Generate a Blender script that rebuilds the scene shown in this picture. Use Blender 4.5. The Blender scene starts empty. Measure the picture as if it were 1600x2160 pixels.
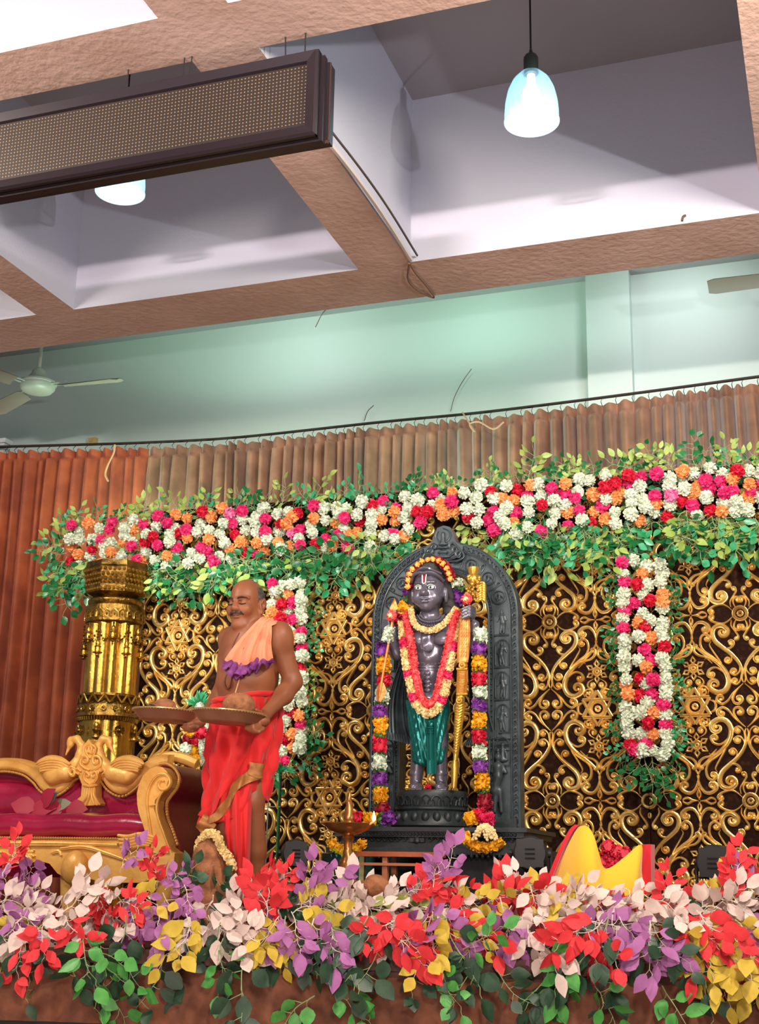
import bpy, math, random
import numpy as np
from mathutils import Vector, Matrix
PI=math.pi
scene=bpy.context.scene
COL=scene.collection
# ------------------------------------------------------------------ camera
F=2728.; CX,CY=800.,1080.
def _n(v): v=np.array(v,float); return v/np.linalg.norm(v)
_y=_n([1790-CX,1865-CY,F]); _x=-_n([-7200-CX,1690-CY,F]); _x=_n(_x-_x.dot(_y)*_y); _z=np.cross(_x,_y)
R3=np.array([_x,_y,_z]); EYE=np.array([0,0,1.6])
cam=bpy.data.cameras.new('camera'); camo=bpy.data.objects.new('camera',cam); COL.objects.link(camo)
cam.sensor_fit='VERTICAL'; cam.sensor_height=24; cam.lens=24*F/2160; cam.clip_start=.05
M=Matrix.Identity(4)
for i in range(3):
    M[i][0]=R3[i][0]; M[i][1]=-R3[i][1]; M[i][2]=-R3[i][2]; M[i][3]=EYE[i]
camo.matrix_world=M; scene.camera=camo
def at(px,py,Y):
    r=R3@np.array([px-CX,py-CY,F]); return EYE+r*(Y/r[1])
def atz(px,py,z):
    r=R3@np.array([px-CX,py-CY,F]); return EYE+r*((z-EYE[2])/r[2])
def V(p): return Vector([float(a) for a in p])
# ------------------------------------------------------------------ light
scene.view_settings.view_transform='Standard'; scene.view_settings.look='None'
scene.view_settings.exposure=0.16; scene.view_settings.gamma=1
w=bpy.data.worlds.new('world'); scene.world=w; w.use_nodes=True
w.node_tree.nodes['Background'].inputs[0].default_value=(.86,.85,.90,1)
w.node_tree.nodes['Background'].inputs[1].default_value=.25
def area(name,loc,target,size,power,color=(1,1,1),sy=None,spread=None):
    l=bpy.data.lights.new(name,'AREA'); l.energy=power; l.color=color; l.size=size
    if sy: l.shape='RECTANGLE'; l.size_y=sy
    if spread: l.spread=math.radians(spread)
    o=bpy.data.objects.new(name,l); COL.objects.link(o); o.location=loc
    o.rotation_euler=(Vector(target)-Vector(loc)).to_track_quat('-Z','Y').to_euler(); return o
def spot(name,loc,target,power,color,ang=70,blend=.6,r=.05):
    l=bpy.data.lights.new(name,'SPOT'); l.energy=power; l.color=color; l.spot_size=math.radians(ang); l.spot_blend=blend; l.shadow_soft_size=r
    o=bpy.data.objects.new(name,l); COL.objects.link(o); o.location=loc
    o.rotation_euler=(Vector(target)-Vector(loc)).to_track_quat('-Z','Y').to_euler(); return o
area('hall_light_low',(-1.5,-6.5,3.35),(-2,6,5.75),1.2,62,(1,.82,.82),.2,42)
area('hall_fill_warm',(1.5,-1.5,4.4),(-1.8,6.2,1.9),1.0,185,(1,.88,.76))  # added out of view to light the stage front warmly
area('stage_fill_left',(-4.6,2.6,4.55),(-2.7,6.6,2.2),.4,95,(1,.88,.76))  # unseen left and right pair, added to model the stage from above
area('stage_fill_right',(.6,3.2,4.5),(-1.6,7.0,2.4),.35,115,(1,.88,.74))
spot('hall_side_light',(3.4,.9,2.58),(-1.45,5.9,5.5),480,(.93,.93,1),42,.5,.05)
area('floor_bounce_fill',(-2,1.5,.5),(-2,4.5,4.8),3.0,85,(1,.78,.68))  # unseen panel added to stand in for floor bounce on the soffits
spot('par_light_green_left',(-4.6,7.4,3.2),(-4.2,8.6,5.2),170,(.62,1,.78),120,1,.45)
spot('par_light_green_centre',(-2.4,7.4,3.2),(-2.2,8.6,5.2),190,(.58,1,.76),120,1,.45)
spot('cove_light_centre',(-3.6,7.7,5.72),(-3.7,8.6,5.0),26,(.92,1,.96),150,1,.25)
spot('cove_light_right',(-.7,7.7,5.72),(-.8,8.6,5.0),34,(.97,.97,1),120,1,.1)
spot('cove_light_middle',(-2.2,7.7,5.72),(-2.2,8.6,5.0),18,(.7,1,.85),120,1,.1)
spot('par_light_white',(-.6,7.4,3.2),(-.7,8.6,5.2),100,(.85,1,.93),110,1,.45)
spot('par_light_teal_statue',(-2.35,5.75,1.35),(-1.9,6.5,2.2),8,(.3,1,.8),50,.8)
spot('par_light_left_strip',(-3.6,5.6,4.3),(-3.5,7.1,2.5),110,(.95,1,.9),60,.8)
# ------------------------------------------------------------------ helpers
def prop(o,label=None,cat=None,group=None,kind=None):
    if label: o['label']=label
    if cat: o['category']=cat
    if group: o['group']=group
    if kind: o['kind']=kind
    return o
def thing(name,label,cat,loc=(0,0,0),group=None):
    o=bpy.data.objects.new(name,None); COL.objects.link(o); o.location=[float(a) for a in loc]; o.empty_display_size=.05
    return prop(o,label,cat,group)
class MB:
    def __init__(s): s.v=[];s.f=[];s.m=[];s.n=0
    def add(s,vs,fs,mi=0):
        b=s.n
        s.v.extend([tuple(map(float,p)) for p in vs]); s.n=len(s.v)
        s.f.extend([tuple(i+b for i in f) for f in fs]); s.m.extend([mi]*len(fs))
    def grid(s,rows,closed=False,caps=False,mi=0):
        nr=len(rows); nc=len(rows[0]); vs=[p for r in rows for p in r]; fs=[]
        for i in range(nr-1):
            for j in range(nc if closed else nc-1):
                k=(j+1)%nc; fs.append((i*nc+j,i*nc+k,(i+1)*nc+k,(i+1)*nc+j))
        if caps: fs.append(tuple(range(nc))[::-1]); fs.append(tuple((nr-1)*nc+j for j in range(nc)))
        s.add(vs,fs,mi)
    def box(s,a,b,mi=0):
        x0,y0,z0=[min(a[i],b[i]) for i in range(3)]; x1,y1,z1=[max(a[i],b[i]) for i in range(3)]
        s.add([(x0,y0,z0),(x1,y0,z0),(x1,y1,z0),(x0,y1,z0),(x0,y0,z1),(x1,y0,z1),(x1,y1,z1),(x0,y1,z1)],
              [(0,3,2,1),(4,5,6,7),(0,1,5,4),(1,2,6,5),(2,3,7,6),(3,0,4,7)],mi)
    def tube(s,pts,r,n=8,mi=0,caps=True,closed=False):
        P=[np.array(p,float) for p in pts]; rows=[]; prev=None; N=len(P)
        for i,p in enumerate(P):
            if closed: t=P[(i+1)%N]-P[i-1]
            else: t=P[min(i+1,N-1)]-P[max(i-1,0)]
            t=t/(np.linalg.norm(t)+1e-12)
            if prev is None:
                a=np.array([0,0,1.]) if abs(t[2])<.9 else np.array([1.,0,0])
            else: a=prev
            u=a-a.dot(t)*t; u/=np.linalg.norm(u)+1e-12; prev=u; v=np.cross(t,u)
            rr=r[i] if hasattr(r,'__len__') else r
            rows.append([p+rr*(math.cos(2*PI*k/n)*u+math.sin(2*PI*k/n)*v) for k in range(n)])
        if closed: rows.append(rows[0])
        s.grid(rows,True,caps and not closed,mi)
    def lathe(s,c,prof,n=24,axis='z',mi=0,flute=None):
        rows=[]
        for i,(r,z) in enumerate(prof):
            row=[]
            for k in range(n):
                a=2*PI*k/n; rr=r
                if flute: rr=r*(1+flute(a,z))
                row.append((c[0]+rr*math.cos(a),c[1]+rr*math.sin(a),c[2]+z))
            rows.append(row)
        s.grid(rows,True,True,mi)
    def sphere(s,c,r,n=12,m=8,mi=0):
        r=r if hasattr(r,'__len__') else (r,r,r)
        rows=[[(c[0]+r[0]*math.sin(PI*max(.02,min(.98,i/m)))*math.cos(2*PI*k/n),c[1]+r[1]*math.sin(PI*max(.02,min(.98,i/m)))*math.sin(2*PI*k/n),c[2]-r[2]*math.cos(PI*i/m)) for k in range(n)] for i in range(m+1)]
        s.grid(rows,True,True,mi)
    def prism(s,poly,y0,y1,mi=0):   # poly in (x,z), extruded along y
        n=len(poly); s.add([(x,y0,z) for x,z in poly]+[(x,y1,z) for x,z in poly],
            [tuple(range(n)),tuple(range(2*n-1,n-1,-1))]+[(i,n+i,n+(i+1)%n,(i+1)%n) for i in range(n)],mi)
    def mesh(s,name,mats,smooth=True,ang=45):
        me=bpy.data.meshes.new(name); me.from_pydata(s.v,[],s.f)
        for m in (mats if isinstance(mats,(list,tuple)) else [mats]): me.materials.append(m)
        if any(s.m): me.polygons.foreach_set('material_index',s.m)
        if smooth:
            me.polygons.foreach_set('use_smooth',[True]*len(me.polygons))
            try: me.set_sharp_from_angle(angle=math.radians(ang))
            except Exception: pass
        me.update(); return me
    def obj(s,name,mats,parent=None,smooth=True,ang=45,loc=None,fix=True):
        if fix: s.recalc()
        if parent is not None and loc is None:
            off=parent.matrix_basis.translation if parent.parent is None else None
            t=Vector((0,0,0)); p=parent
            while p is not None: t+=p.matrix_basis.translation; p=p.parent
            s.v=[(a-t.x,b-t.y,c-t.z) for a,b,c in s.v]
        me=s.mesh(name,mats,smooth,ang); o=bpy.data.objects.new(name,me); COL.objects.link(o)
        if parent is not None: o.parent=parent
        if loc is not None: o.location=loc
        return o
    def recalc(s): pass
def top(mb,name,mats,label,cat,group=None,smooth=True,ang=45):
    """single-mesh top level thing with its origin at its base centre"""
    a=np.array(mb.v); c=[(a[:,0].min()+a[:,0].max())/2,(a[:,1].min()+a[:,1].max())/2,a[:,2].min()]
    mb.v=[(p[0]-c[0],p[1]-c[1],p[2]-c[2]) for p in mb.v]
    o=mb.obj(name,mats,None,smooth,ang); o.location=c
    return prop(o,label,cat,group)
def catmull(P,n=6):
    P=[np.array(p,float) for p in P]; Q=[2*P[0]-P[1]]+P+[2*P[-1]-P[-2]]; out=[]
    for i in range(1,len(Q)-2):
        for k in range(n):
            t=k/n; out.append(.5*((2*Q[i])+(-Q[i-1]+Q[i+1])*t+(2*Q[i-1]-5*Q[i]+4*Q[i+1]-Q[i+2])*t*t+(-Q[i-1]+3*Q[i]-3*Q[i+1]+Q[i+2])*t**3))
    out.append(P[-1]); return out
def rgb(r,g,b):
    f=lambda c:(c/255/12.92) if c/255<.04045 else ((c/255+.055)/1.055)**2.4
    return (f(r),f(g),f(b))
def mat(name,c,rough=.6,metal=0,noise=None,bump=None,emit=None,trans=0,alpha=None,spec=None,coat=0,sheen=0,sss=0):
    m=bpy.data.materials.new(name); m.use_nodes=True; nt=m.node_tree; b=nt.nodes['Principled BSDF']
    b.inputs['Base Color'].default_value=(*c,1); b.inputs['Roughness'].default_value=rough; b.inputs['Metallic'].default_value=metal
    if spec is not None: b.inputs['Specular IOR Level'].default_value=spec
    if trans: b.inputs['Transmission Weight'].default_value=trans
    if coat: b.inputs['Coat Weight'].default_value=coat; b.inputs['Coat Roughness'].default_value=.15
    if sheen: b.inputs['Sheen Weight'].default_value=sheen
    if alpha is not None: b.inputs['Alpha'].default_value=alpha
    if emit: b.inputs['Emission Color'].default_value=(*emit[0],1); b.inputs['Emission Strength'].default_value=emit[1]
    if sss: b.inputs['Subsurface Weight'].default_value=sss; b.inputs['Subsurface Scale'].default_value=.02
    tc=nt.nodes.new('ShaderNodeTexCoord')
    if noise:   # (color2, scale, low, high)
        nz=nt.nodes.new('ShaderNodeTexNoise'); nz.inputs['Scale'].default_value=noise[1]; nz.inputs['Detail'].default_value=4
        nt.links.new(tc.outputs['Object'],nz.inputs['Vector'])
        cr=nt.nodes.new('ShaderNodeValToRGB'); cr.color_ramp.elements[0].position=noise[2]; cr.color_ramp.elements[1].position=noise[3]
        cr.color_ramp.elements[0].color=(*c,1); cr.color_ramp.elements[1].color=(*noise[0],1)
        nt.links.new(nz.outputs['Fac'],cr.inputs[0]); nt.links.new(cr.outputs[0],b.inputs['Base Color'])
    if bump:    # (scale, strength, distance)
        nz=nt.nodes.new('ShaderNodeTexNoise'); nz.inputs['Scale'].default_value=bump[0]; nz.inputs['Detail'].default_value=5
        nt.links.new(tc.outputs['Object'],nz.inputs['Vector'])
        bp=nt.nodes.new('ShaderNodeBump'); bp.inputs['Strength'].default_value=bump[1]; bp.inputs['Distance'].default_value=bump[2]
        nt.links.new(nz.outputs['Fac'],bp.inputs['Height']); nt.links.new(bp.outputs[0],b.inputs['Normal'])
    return m
# ---------- signed-distance modeller for bodies: smooth union of tapered limbs, meshed as one surface
def cap(a,b,ra,rb,k=.02,op=1): return ('c',np.array(a,float),np.array(b,float),ra,rb,k,op)
def ell(c,r,k=.02,rot=None,op=1): return ('e',np.array(c,float),np.array(r,float),rot,None,k,op)
def sdf_mb(prims,h,smooth=0):
    lo=np.full(3,1e9); hi=-lo
    for p in prims:
        if p[6]<0: continue
        if p[0]=='c':
            r=max(p[3],p[4])+.02
            lo=np.minimum(lo,np.minimum(p[1],p[2])-r); hi=np.maximum(hi,np.maximum(p[1],p[2])+r)
        else:
            r=p[2].max()+.02 if p[3] is not None else p[2]+.02
            lo=np.minimum(lo,p[1]-r); hi=np.maximum(hi,p[1]+r)
    n=np.ceil((hi-lo)/h).astype(int)+2; D=np.full(n,.08,np.float32)
    ax=[lo[i]+h*np.arange(n[i]) for i in range(3)]
    for p in prims:
        k=p[5]; mg=k+3*h
        if p[0]=='c': r=max(p[3],p[4]); a=np.minimum(p[1],p[2])-r-mg; b=np.maximum(p[1],p[2])+r+mg
        else:
            r=p[2].max() if p[3] is not None else p[2]; a=p[1]-r-mg; b=p[1]+r+mg
        i0=np.maximum(((a-lo)/h).astype(int),0); i1=np.minimum(((b-lo)/h).astype(int)+2,n)
        if (i1<=i0).any(): continue
        X,Y,Z=np.meshgrid(*[ax[i][i0[i]:i1[i]] for i in range(3)],indexing='ij',sparse=True)
        if p[0]=='c':
            ab=p[2]-p[1]; L=ab.dot(ab)+1e-12
            px,py,pz=X-p[1][0],Y-p[1][1],Z-p[1][2]
            t=np.clip((px*ab[0]+py*ab[1]+pz*ab[2])/L,0,1)
            d=np.sqrt((px-t*ab[0])**2+(py-t*ab[1])**2+(pz-t*ab[2])**2)-(p[3]+(p[4]-p[3])*t)
        else:
            px,py,pz=X-p[1][0],Y-p[1][1],Z-p[1][2]
            if p[3] is not None:
                Q=p[3]  # rows = local axes
                px,py,pz=(Q[0][0]*px+Q[0][1]*py+Q[0][2]*pz,Q[1][0]*px+Q[1][1]*py+Q[1][2]*pz,Q[2][0]*px+Q[2][1]*py+Q[2][2]*pz)
            r=p[2]; k0=np.sqrt((px/r[0])**2+(py/r[1])**2+(pz/r[2])**2); k1=np.sqrt((px/r[0]**2)**2+(py/r[1]**2)**2+(pz/r[2]**2)**2)+1e-9
            d=k0*(k0-1)/k1
        S=D[i0[0]:i1[0],i0[1]:i1[1],i0[2]:i1[2]]
        if p[6]>0:
            hh=np.clip(.5+.5*(S-d)/k,0,1); S[...]=S*(1-hh)+d*hh-k*hh*(1-hh)
        else:
            d=-d; hh=np.clip(.5-.5*(S-d)/k,0,1); S[...]=S*(1-hh)+d*hh+k*hh*(1-hh)
    return nets(D,lo,h)
def nets(D,lo,h):
    s=D<0; n=np.array(D.shape)
    acc=np.zeros((*(n-1),3),np.float32); cnt=np.zeros(n-1,np.float32)
    for axis in range(3):
        sl0=[slice(None)]*3; sl1=[slice(None)]*3; sl0[axis]=slice(0,-1); sl1[axis]=slice(1,None)
        a=D[tuple(sl0)]; b=D[tuple(sl1)]; cr=(a<0)!=(b<0)
        idx=np.argwhere(cr); t=a[cr]/(a[cr]-b[cr])
        pos=idx.astype(np.float32); pos[:,axis]+=t
        o=[i for i in range(3) if i!=axis]
        for d0 in (0,1):
            for d1 in (0,1):
                c=idx.copy(); c[:,o[0]]-=d0; c[:,o[1]]-=d1
                ok=((c>=0)&(c<n-1)).all(1); cc=c[ok]
                np.add.at(acc,(cc[:,0],cc[:,1],cc[:,2]),pos[ok]); np.add.at(cnt,(cc[:,0],cc[:,1],cc[:,2]),1)
    act=np.argwhere(cnt>0); vid=np.full(n-1,-1,int); vid[act[:,0],act[:,1],act[:,2]]=np.arange(len(act))
    vs=lo+h*(acc[act[:,0],act[:,1],act[:,2]]/cnt[act[:,0],act[:,1],act[:,2]][:,None])
    F_=[]
    for axis in range(3):
        sl0=[slice(1,-1)]*3; sl1=[slice(1,-1)]*3; sl0[axis]=slice(0,-1); sl1[axis]=slice(1,None)
        a=s[tuple(sl0)]; b=s[tuple(sl1)]; idx=np.argwhere(a!=b)
        fl=a[a!=b]; o=[(axis+1)%3,(axis+2)%3]; off=np.ones(3,int); off[axis]=0; idx=idx+off
        q=[]
        for d0,d1 in ((0,0),(1,0),(1,1),(0,1)):
            c=idx.copy(); c[:,o[0]]-=d0; c[:,o[1]]-=d1; q.append(vid[c[:,0],c[:,1],c[:,2]])
        q=np.stack(q,1); q[~fl]=q[~fl][:,::-1]; F_.append(q)
    q=np.concatenate(F_); q=q[(q>=0).all(1)]
    m=MB(); m.v=[tuple(p) for p in vs.tolist()]; m.f=[tuple(f) for f in q.tolist()]; m.m=[0]*len(m.f); m.n=len(m.v); return m
rnd=random.Random(7)
# ------------------------------------------------------------------ materials of the shell
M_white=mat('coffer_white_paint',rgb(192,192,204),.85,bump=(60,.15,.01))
M_beam=mat('beam_tan_plaster',rgb(208,178,164),.9,noise=(rgb(194,162,146),3,.35,.7),bump=(28,.4,.012))
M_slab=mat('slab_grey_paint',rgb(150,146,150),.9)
M_mint=mat('mint_wall_tone',rgb(196,218,206),.75,noise=(rgb(204,220,214),.8,.35,.7))  # pale mint base tone with faint noise
M_black=mat('black_matte',rgb(22,20,22),.55)
M_floor=mat('stage_carpet',rgb(70,28,24),.9,bump=(80,.3,.01))
M_marble=mat('brown_marbled_cloth',rgb(88,46,30),.75,noise=(rgb(148,90,62),9,.3,.75),bump=(12,.3,.02))
def struct(mb,name,mats,smooth=False):
    o=mb.obj(name,mats,None,smooth); o['kind']='structure'; return o
SL=5.8; SO=4.8
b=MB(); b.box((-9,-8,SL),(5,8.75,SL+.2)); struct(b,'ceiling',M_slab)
b=MB(); b.box((-9,8.62,0),(5,8.8,SL)); struct(b,'wall_back',M_mint)
p0=at(1225,700,8.3)[0]; p1=at(1320,700,8.3)[0]
b=MB(); b.box((p0,8.52,0),(p1,8.65,SL)); struct(b,'trim_1',M_mint)
b=MB(); b.box((-9,-8,-.1),(5,8.75,0)); struct(b,'floor',mat('hall_floor',rgb(150,125,110),.5))
ti=2
def beam(x0,x1,y0,y1):
    global ti
    b=MB(); b.box((x0,y0,SO),(x1,y1,SL+.02)); b.m=[1,0,0,0,0,0]
    struct(b,'trim_%d'%ti,[M_white,M_beam]); ti+=1
YB=[(-2.7,-2.3),(-.45,-.15),(1.55,1.85),(3.79,4.08),(6.06,6.50)]
for i,(a,c) in enumerate(YB): beam(-9,5,a,c)
for (a,c) in ((-8.45,-8.2),(-6.42,-6.16),(-4.36,-4.10),(-2.30,-2.0),(-.16,.13),(1.95,2.22),(4.0,4.3)):
    for j in range(4): beam(a,c,YB[j][1],YB[j+1][0])
# ledge above the curtain
RAILP=[(-120,948),(0,945),(150,941),(310,936),(500,925),(800,893),(1000,874),(1200,850),(1400,824),(1600,797),(1760,777)]
ZR=4.73
rail3=[atz(x,y,ZR) for x,y in RAILP]
rail=catmull(rail3,8)
b=MB(); b.tube([p+np.array([0,.03,.02]) for p in rail],.011,6)
r_=thing('curtain_rail','dark thin metal curtain rail running along the mint wall above the curtains','curtain rail',rail[0])
b.obj('rail',mat('rail_dark',rgb(52,44,38),.5,.5),r_)
# raised stage: slightly turned front edge
SZ=1.28
SF0=np.array([-5.2,4.50]); SF1=np.array([1.2,5.92])
def sfront(X): t=(X-SF0[0])/(SF1[0]-SF0[0]); return SF0[1]+t*(SF1[1]-SF0[1])
b=MB(); poly=[(SF0[0]-3,sfront(SF0[0]-3)),(SF1[0]+3,sfront(SF1[0]+3)),(SF1[0]+3,8.4),(SF0[0]-3,8.4)]
b.add([(x,y,.0) for x,y in poly]+[(x,y,SZ) for x,y in poly],[(3,2,1,0),(4,5,6,7)]+[(i,(i+1)%4,4+(i+1)%4,4+i) for i in range(4)])
o=b.obj('stage_platform',M_floor,None,False); prop(o,kind='structure')
# marbled cloth skirt with pleats, cornice and the black band underneath
sk=thing('stage_skirt','brown marbled cloth skirt hanging in pleats along the stage front','cloth',(-2,sfront(-2),.9))
b=MB(); rows=[]
for iz in range(9):
    z=SZ-.05-.235*iz/8; row=[]
    for i in range(600):
        X=-6+7.6*i/599; ph=X*16+math.sin(X*7)*1.3
        row.append((X,sfront(X)-.03-.010*abs(math.sin(ph))**.5*(0.4+iz/10)-.004*math.sin(X*53+iz*.3),z))
    rows.append(row)
b.grid(rows); b.obj('pleated_cloth',M_marble,sk)
b=MB()
for z0,z1,d in ((SZ-.05,SZ+.005,.055),(SZ-.075,SZ-.05,.04)):
    P=[(-6,sfront(-6)),(1.6,sfront(1.6))]
    b.add([(P[0][0],P[0][1]-d,z0),(P[1][0],P[1][1]-d,z0),(P[1][0],P[1][1]+.01,z0),(P[0][0],P[0][1]+.01,z0),(P[0][0],P[0][1]-d,z1),(P[1][0],P[1][1]-d,z1),(P[1][0],P[1][1]+.01,z1),(P[0][0],P[0][1]+.01,z1)],
      [(0,3,2,1),(4,5,6,7),(0,1,5,4),(1,2,6,5),(2,3,7,6),(3,0,4,7)])
b.obj('cornice',mat('cornice_brown',rgb(98,58,42),.6,noise=(rgb(60,34,26),7,.3,.7)),sk,False)
b=MB(); d=.02; b.add([(-6,sfront(-6)-d,0.0),(1.6,sfront(1.6)-d,0.0),(1.6,sfront(1.6)-d,SZ-.28),(-6,sfront(-6)-d,SZ-.28)],[(0,1,2,3)])
b.obj('black_band',M_black,sk,False)
# ------------------------------------------------------------------ curtains
def curtain(name,label,pxa,pxb,c,c2,seed,pitch,group=None):
    r=random.Random(seed)
    L=[]; 
    pts=np.array(rail); 
    Xa=np.interp(pxa,[p[0] for p in RAILP],[q[0] for q in rail3]); Xb=np.interp(pxb,[p[0] for p in RAILP],[q[0] for q in rail3])
    Yf=lambda X: float(np.interp(X,pts[:,0],pts[:,1]))
    n=int((Xb-Xa)/pitch); cuts=[Xa]; 
    for i in range(n): cuts.append(cuts[-1]+pitch*r.uniform(.72,1.3))
    s=(Xb-Xa)/(cuts[-1]-Xa); cuts=[Xa+(q-Xa)*s for q in cuts]
    amp=[r.uniform(.065,.115) for _ in range(n)]; lean=[r.uniform(-.35,.35) for _ in range(n)]
    rows=[]; K=14
    zs=[4.705,4.695,4.675,4.65,4.635,4.615,4.60,4.5,4.2,3.9,3.5,3.0,2.5,2.0,1.6,1.30]
    for zi,z in enumerate(zs):
        row=[]; dz=4.705-z
        heading=1.0 if dz<.06 else (.55 if dz<.08 else 1)
        for i in range(n):
            a0,a1=cuts[i],cuts[i+1]
            for k in range(K):
                t=k/K
                f=(.5-.5*math.cos(2*PI*t))**.75; xs=a0+(a1-a0)*(t-.06*math.sin(2*PI*t)*min(1,.3+dz*4)+lean[i]*.5*math.sin(PI*t)**2*min(1,dz*3))
                d=amp[i]*f*(.55 if dz<.06 else (.45 if dz<.085 else 1))+.006*math.sin(2*PI*t*2+i)*min(1,dz*2)
                xs+=.02*math.sin(z*1.1+i*.6)*min(1,dz*.35)
                zz=z
                if zi==0: zz=z-.018*(math.cos(2*PI*t)*.5+.5)-.008*math.sin(i*1.7)
                row.append((xs,Yf(xs)+.04-d,zz))
        rows.append(row)
    b=MB(); b.grid(rows)
    t=thing(name,label,'curtain',((Xa+Xb)/2,Yf((Xa+Xb)/2),1.3),group)
    m=mat(name+'_fabric',c,.62,noise=(c2,5,.35,.6),bump=(220,.15,.002),sheen=.3)
    b.obj('pleated_fabric',m,t,True,80,fix=False)
    b=MB()
    for i in range(n+1):
        X=cuts[i]; b.tube([(X,Yf(X)+.02,4.685),(X-.006,Yf(X)+.0,4.71),(X,Yf(X)+.03,4.745)],.0025,4)
    b.obj('hooks',mat(name+'_hooks',rgb(60,52,45),.4,.7),t)
curtain('curtain','rust orange pleated curtain on the left wall behind the golden pillar',-110,312,rgb(176,84,40),rgb(146,62,28),3,.092)
curtain('curtain','tan brown pleated curtain spanning the back wall above the floral border',312,1720,rgb(146,102,74),rgb(112,76,52),5,.088)
M_cob=mat('dry_twig',rgb(96,78,60),.9)
def wire(name,label,cat,pts,r,m,grp=None):
    b=MB(); b.tube(catmull(pts,5),r,5); return top(b,name,m,label,cat,grp)
wire('dry_stem','thin dark dry stem stuck to mint wall above the centre curtain','twig',[at(950,868,8.58),at(958,838,8.58),at(975,805,8.58),at(994,778,8.58)],.0025,M_cob)
wire('dry_stem','small bent dry stem on the mint wall beside the ledge, left of centre','twig',[at(768,888,8.58),at(775,868,8.58),at(788,855,8.58)],.003,M_cob)
wire('loose_cord','pale loose cord hanging over the rust orange curtain','cord',[at(242,938,8.0),at(240,955,8.0),at(228,980,7.98),at(222,1000,7.98),at(228,1015,7.98)],.008,mat('straw_cord',rgb(205,160,118),.8))
wire('hanging_thread','thin dark thread hanging under the rear ceiling beam','thread',[at(688,652,6.55),at(678,664,6.55),at(665,690,6.55)],.0022,M_cob)
wire('ribbon_scrap','pale knotted ribbon on the curtain rail above the statue','ribbon',[at(975,870,8.05),at(985,885,8.0),at(1000,910,7.98),at(990,895,7.98),at(1010,890,7.98),at(1040,905,7.98),at(1062,890,7.98)],.006,mat('ribbon_tan',rgb(170,140,110),.8))
bb=MB(); q=at(5,958,8.1); bb.box((q[0]-.06,q[1]-.03,q[2]-.02),(q[0]+.03,q[1]+.05,q[2]+.10)); bb.box((q[0]-.06,q[1]-.05,q[2]+.08),(q[0]+.05,q[1]+.05,q[2]+.115))
top(bb,'wall_bracket',mat('bracket_white',rgb(190,198,200),.5),'white metal bracket at the left end of the curtain rail','bracket',smooth=False)
bb=MB(); q=at(196,932,8.6); bb.box((q[0]-.035,q[1]-.02,q[2]-.02),(q[0]+.035,q[1]+.02,q[2]+.03)); bb.box((q[0]-.01,q[1]-.03,q[2]-.005),(q[0]+.01,q[1],q[2]+.015))
top(bb,'socket_box',mat('socket_yellow',rgb(196,168,110),.6),'small yellowed socket box on mint wall above the rust curtain','socket',smooth=False)
# cables along the beam
M_cable=mat('cable_white',rgb(196,188,182),.6); 
pc=[atz(668,282,4.79),atz(740,372,4.79),atz(800,455,4.79),atz(862,553,4.79)]
pc=[p+np.array([.012,0,0.012]) for p in pc]
wire('ceiling_cable','white cable stapled along the ceiling beam right of the display','cable',pc,.012,M_cable)
wire('ceiling_cable','dark cable running beside the white one on the ceiling beam','cable',[p+np.array([.035,0,.02]) for p in pc],.006,mat('cable_dark',rgb(70,60,56),.6))
wire('cable_tail','thin brown wires looping on the soffit where two beams cross','cable',[atz(862,556,4.785),atz(860,590,4.785),atz(880,612,4.785),atz(915,628,4.785),atz(900,605,4.785),atz(875,575,4.785),atz(864,556,4.785)],.005,mat('wire_brown',rgb(120,88,72),.6))
wire('dead_insect_web','dark web speck at the far beam edge of the right coffer','web',[at(1438,466,6.05),at(1440,457,6.05),at(1446,454,6.05)],.006,M_cob)
# ------------------------------------------------------------------ pendant lamps
M_glass=mat('pendant_shade_glass',(.50,.80,.92),.2,alpha=.30)
M_glow=mat('pendant_bulb_glow',(1,1,1),.3,emit=((.80,.96,1),7))
M_neck=mat('pendant_socket_dark',rgb(44,52,50),.4)
def pendant(X,label):
    c=np.array([X,5.07,4.86+.03]); Hh=.285; R=.122
    t=thing('pendant_lamp',label,'lamp',c)
    prof=[(R,0),(R*.995,.05),(R*.96,.10),(R*.86,.16),(R*.68,.21),(R*.42,.245),(.03,.262)]
    b=MB(); rows=[]
    for (r,z) in prof+[(r-.003,z) for r,z in prof[::-1]]:
        rows.append([(c[0]+(r+.0012*math.cos(k*PI))*math.cos(2*PI*k/96),c[1]+(r+.0012*math.cos(k*PI))*math.sin(2*PI*k/96),c[2]+z) for k in range(96)])
    b.grid(rows,True,False); b.obj('shade',M_glass,t,fix=False)
    b=MB(); b.tube([(c[0]+R*math.cos(a),c[1]+R*math.sin(a),c[2]) for a in [2*PI*i/48 for i in range(48)]],.004,6,closed=True); b.obj('rim',mat('pendant_rim',(.55,.85,.95),.3,emit=((.5,.85,.95),.6)),t)
    b=MB(); b.lathe(c,[(.004,.085),(.024,.09),(.039,.11),(.043,.135),(.036,.165),(.02,.19),(.018,.24)],24); b.obj('bulb',M_glow,t)
    b=MB(); b.lathe(c,[(.03,.245),(.034,.26),(.034,.33),(.026,.345),(.010,.352),(.007,.375),(.004,.38)],24); b.obj('socket',M_neck,t)
    b=MB(); b.tube([(c[0],c[1],c[2]+.37),(c[0],c[1],SL)],.0045,6); b.obj('cord',M_black,t)
    b=MB(); b.lathe((c[0],c[1],SL-.03),[(.045,.03),(.05,.015),(.03,0)],20); b.obj('ceiling_rose',M_neck,t)
    l=bpy.data.lights.new('pendant_bulb_light','POINT'); l.energy=3.2; l.color=(.62,.9,1); l.shadow_soft_size=.04
    o=bpy.data.objects.new('pendant_bulb_light',l); COL.objects.link(o); o.location=(c[0],c[1],c[2]+.06)
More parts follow.
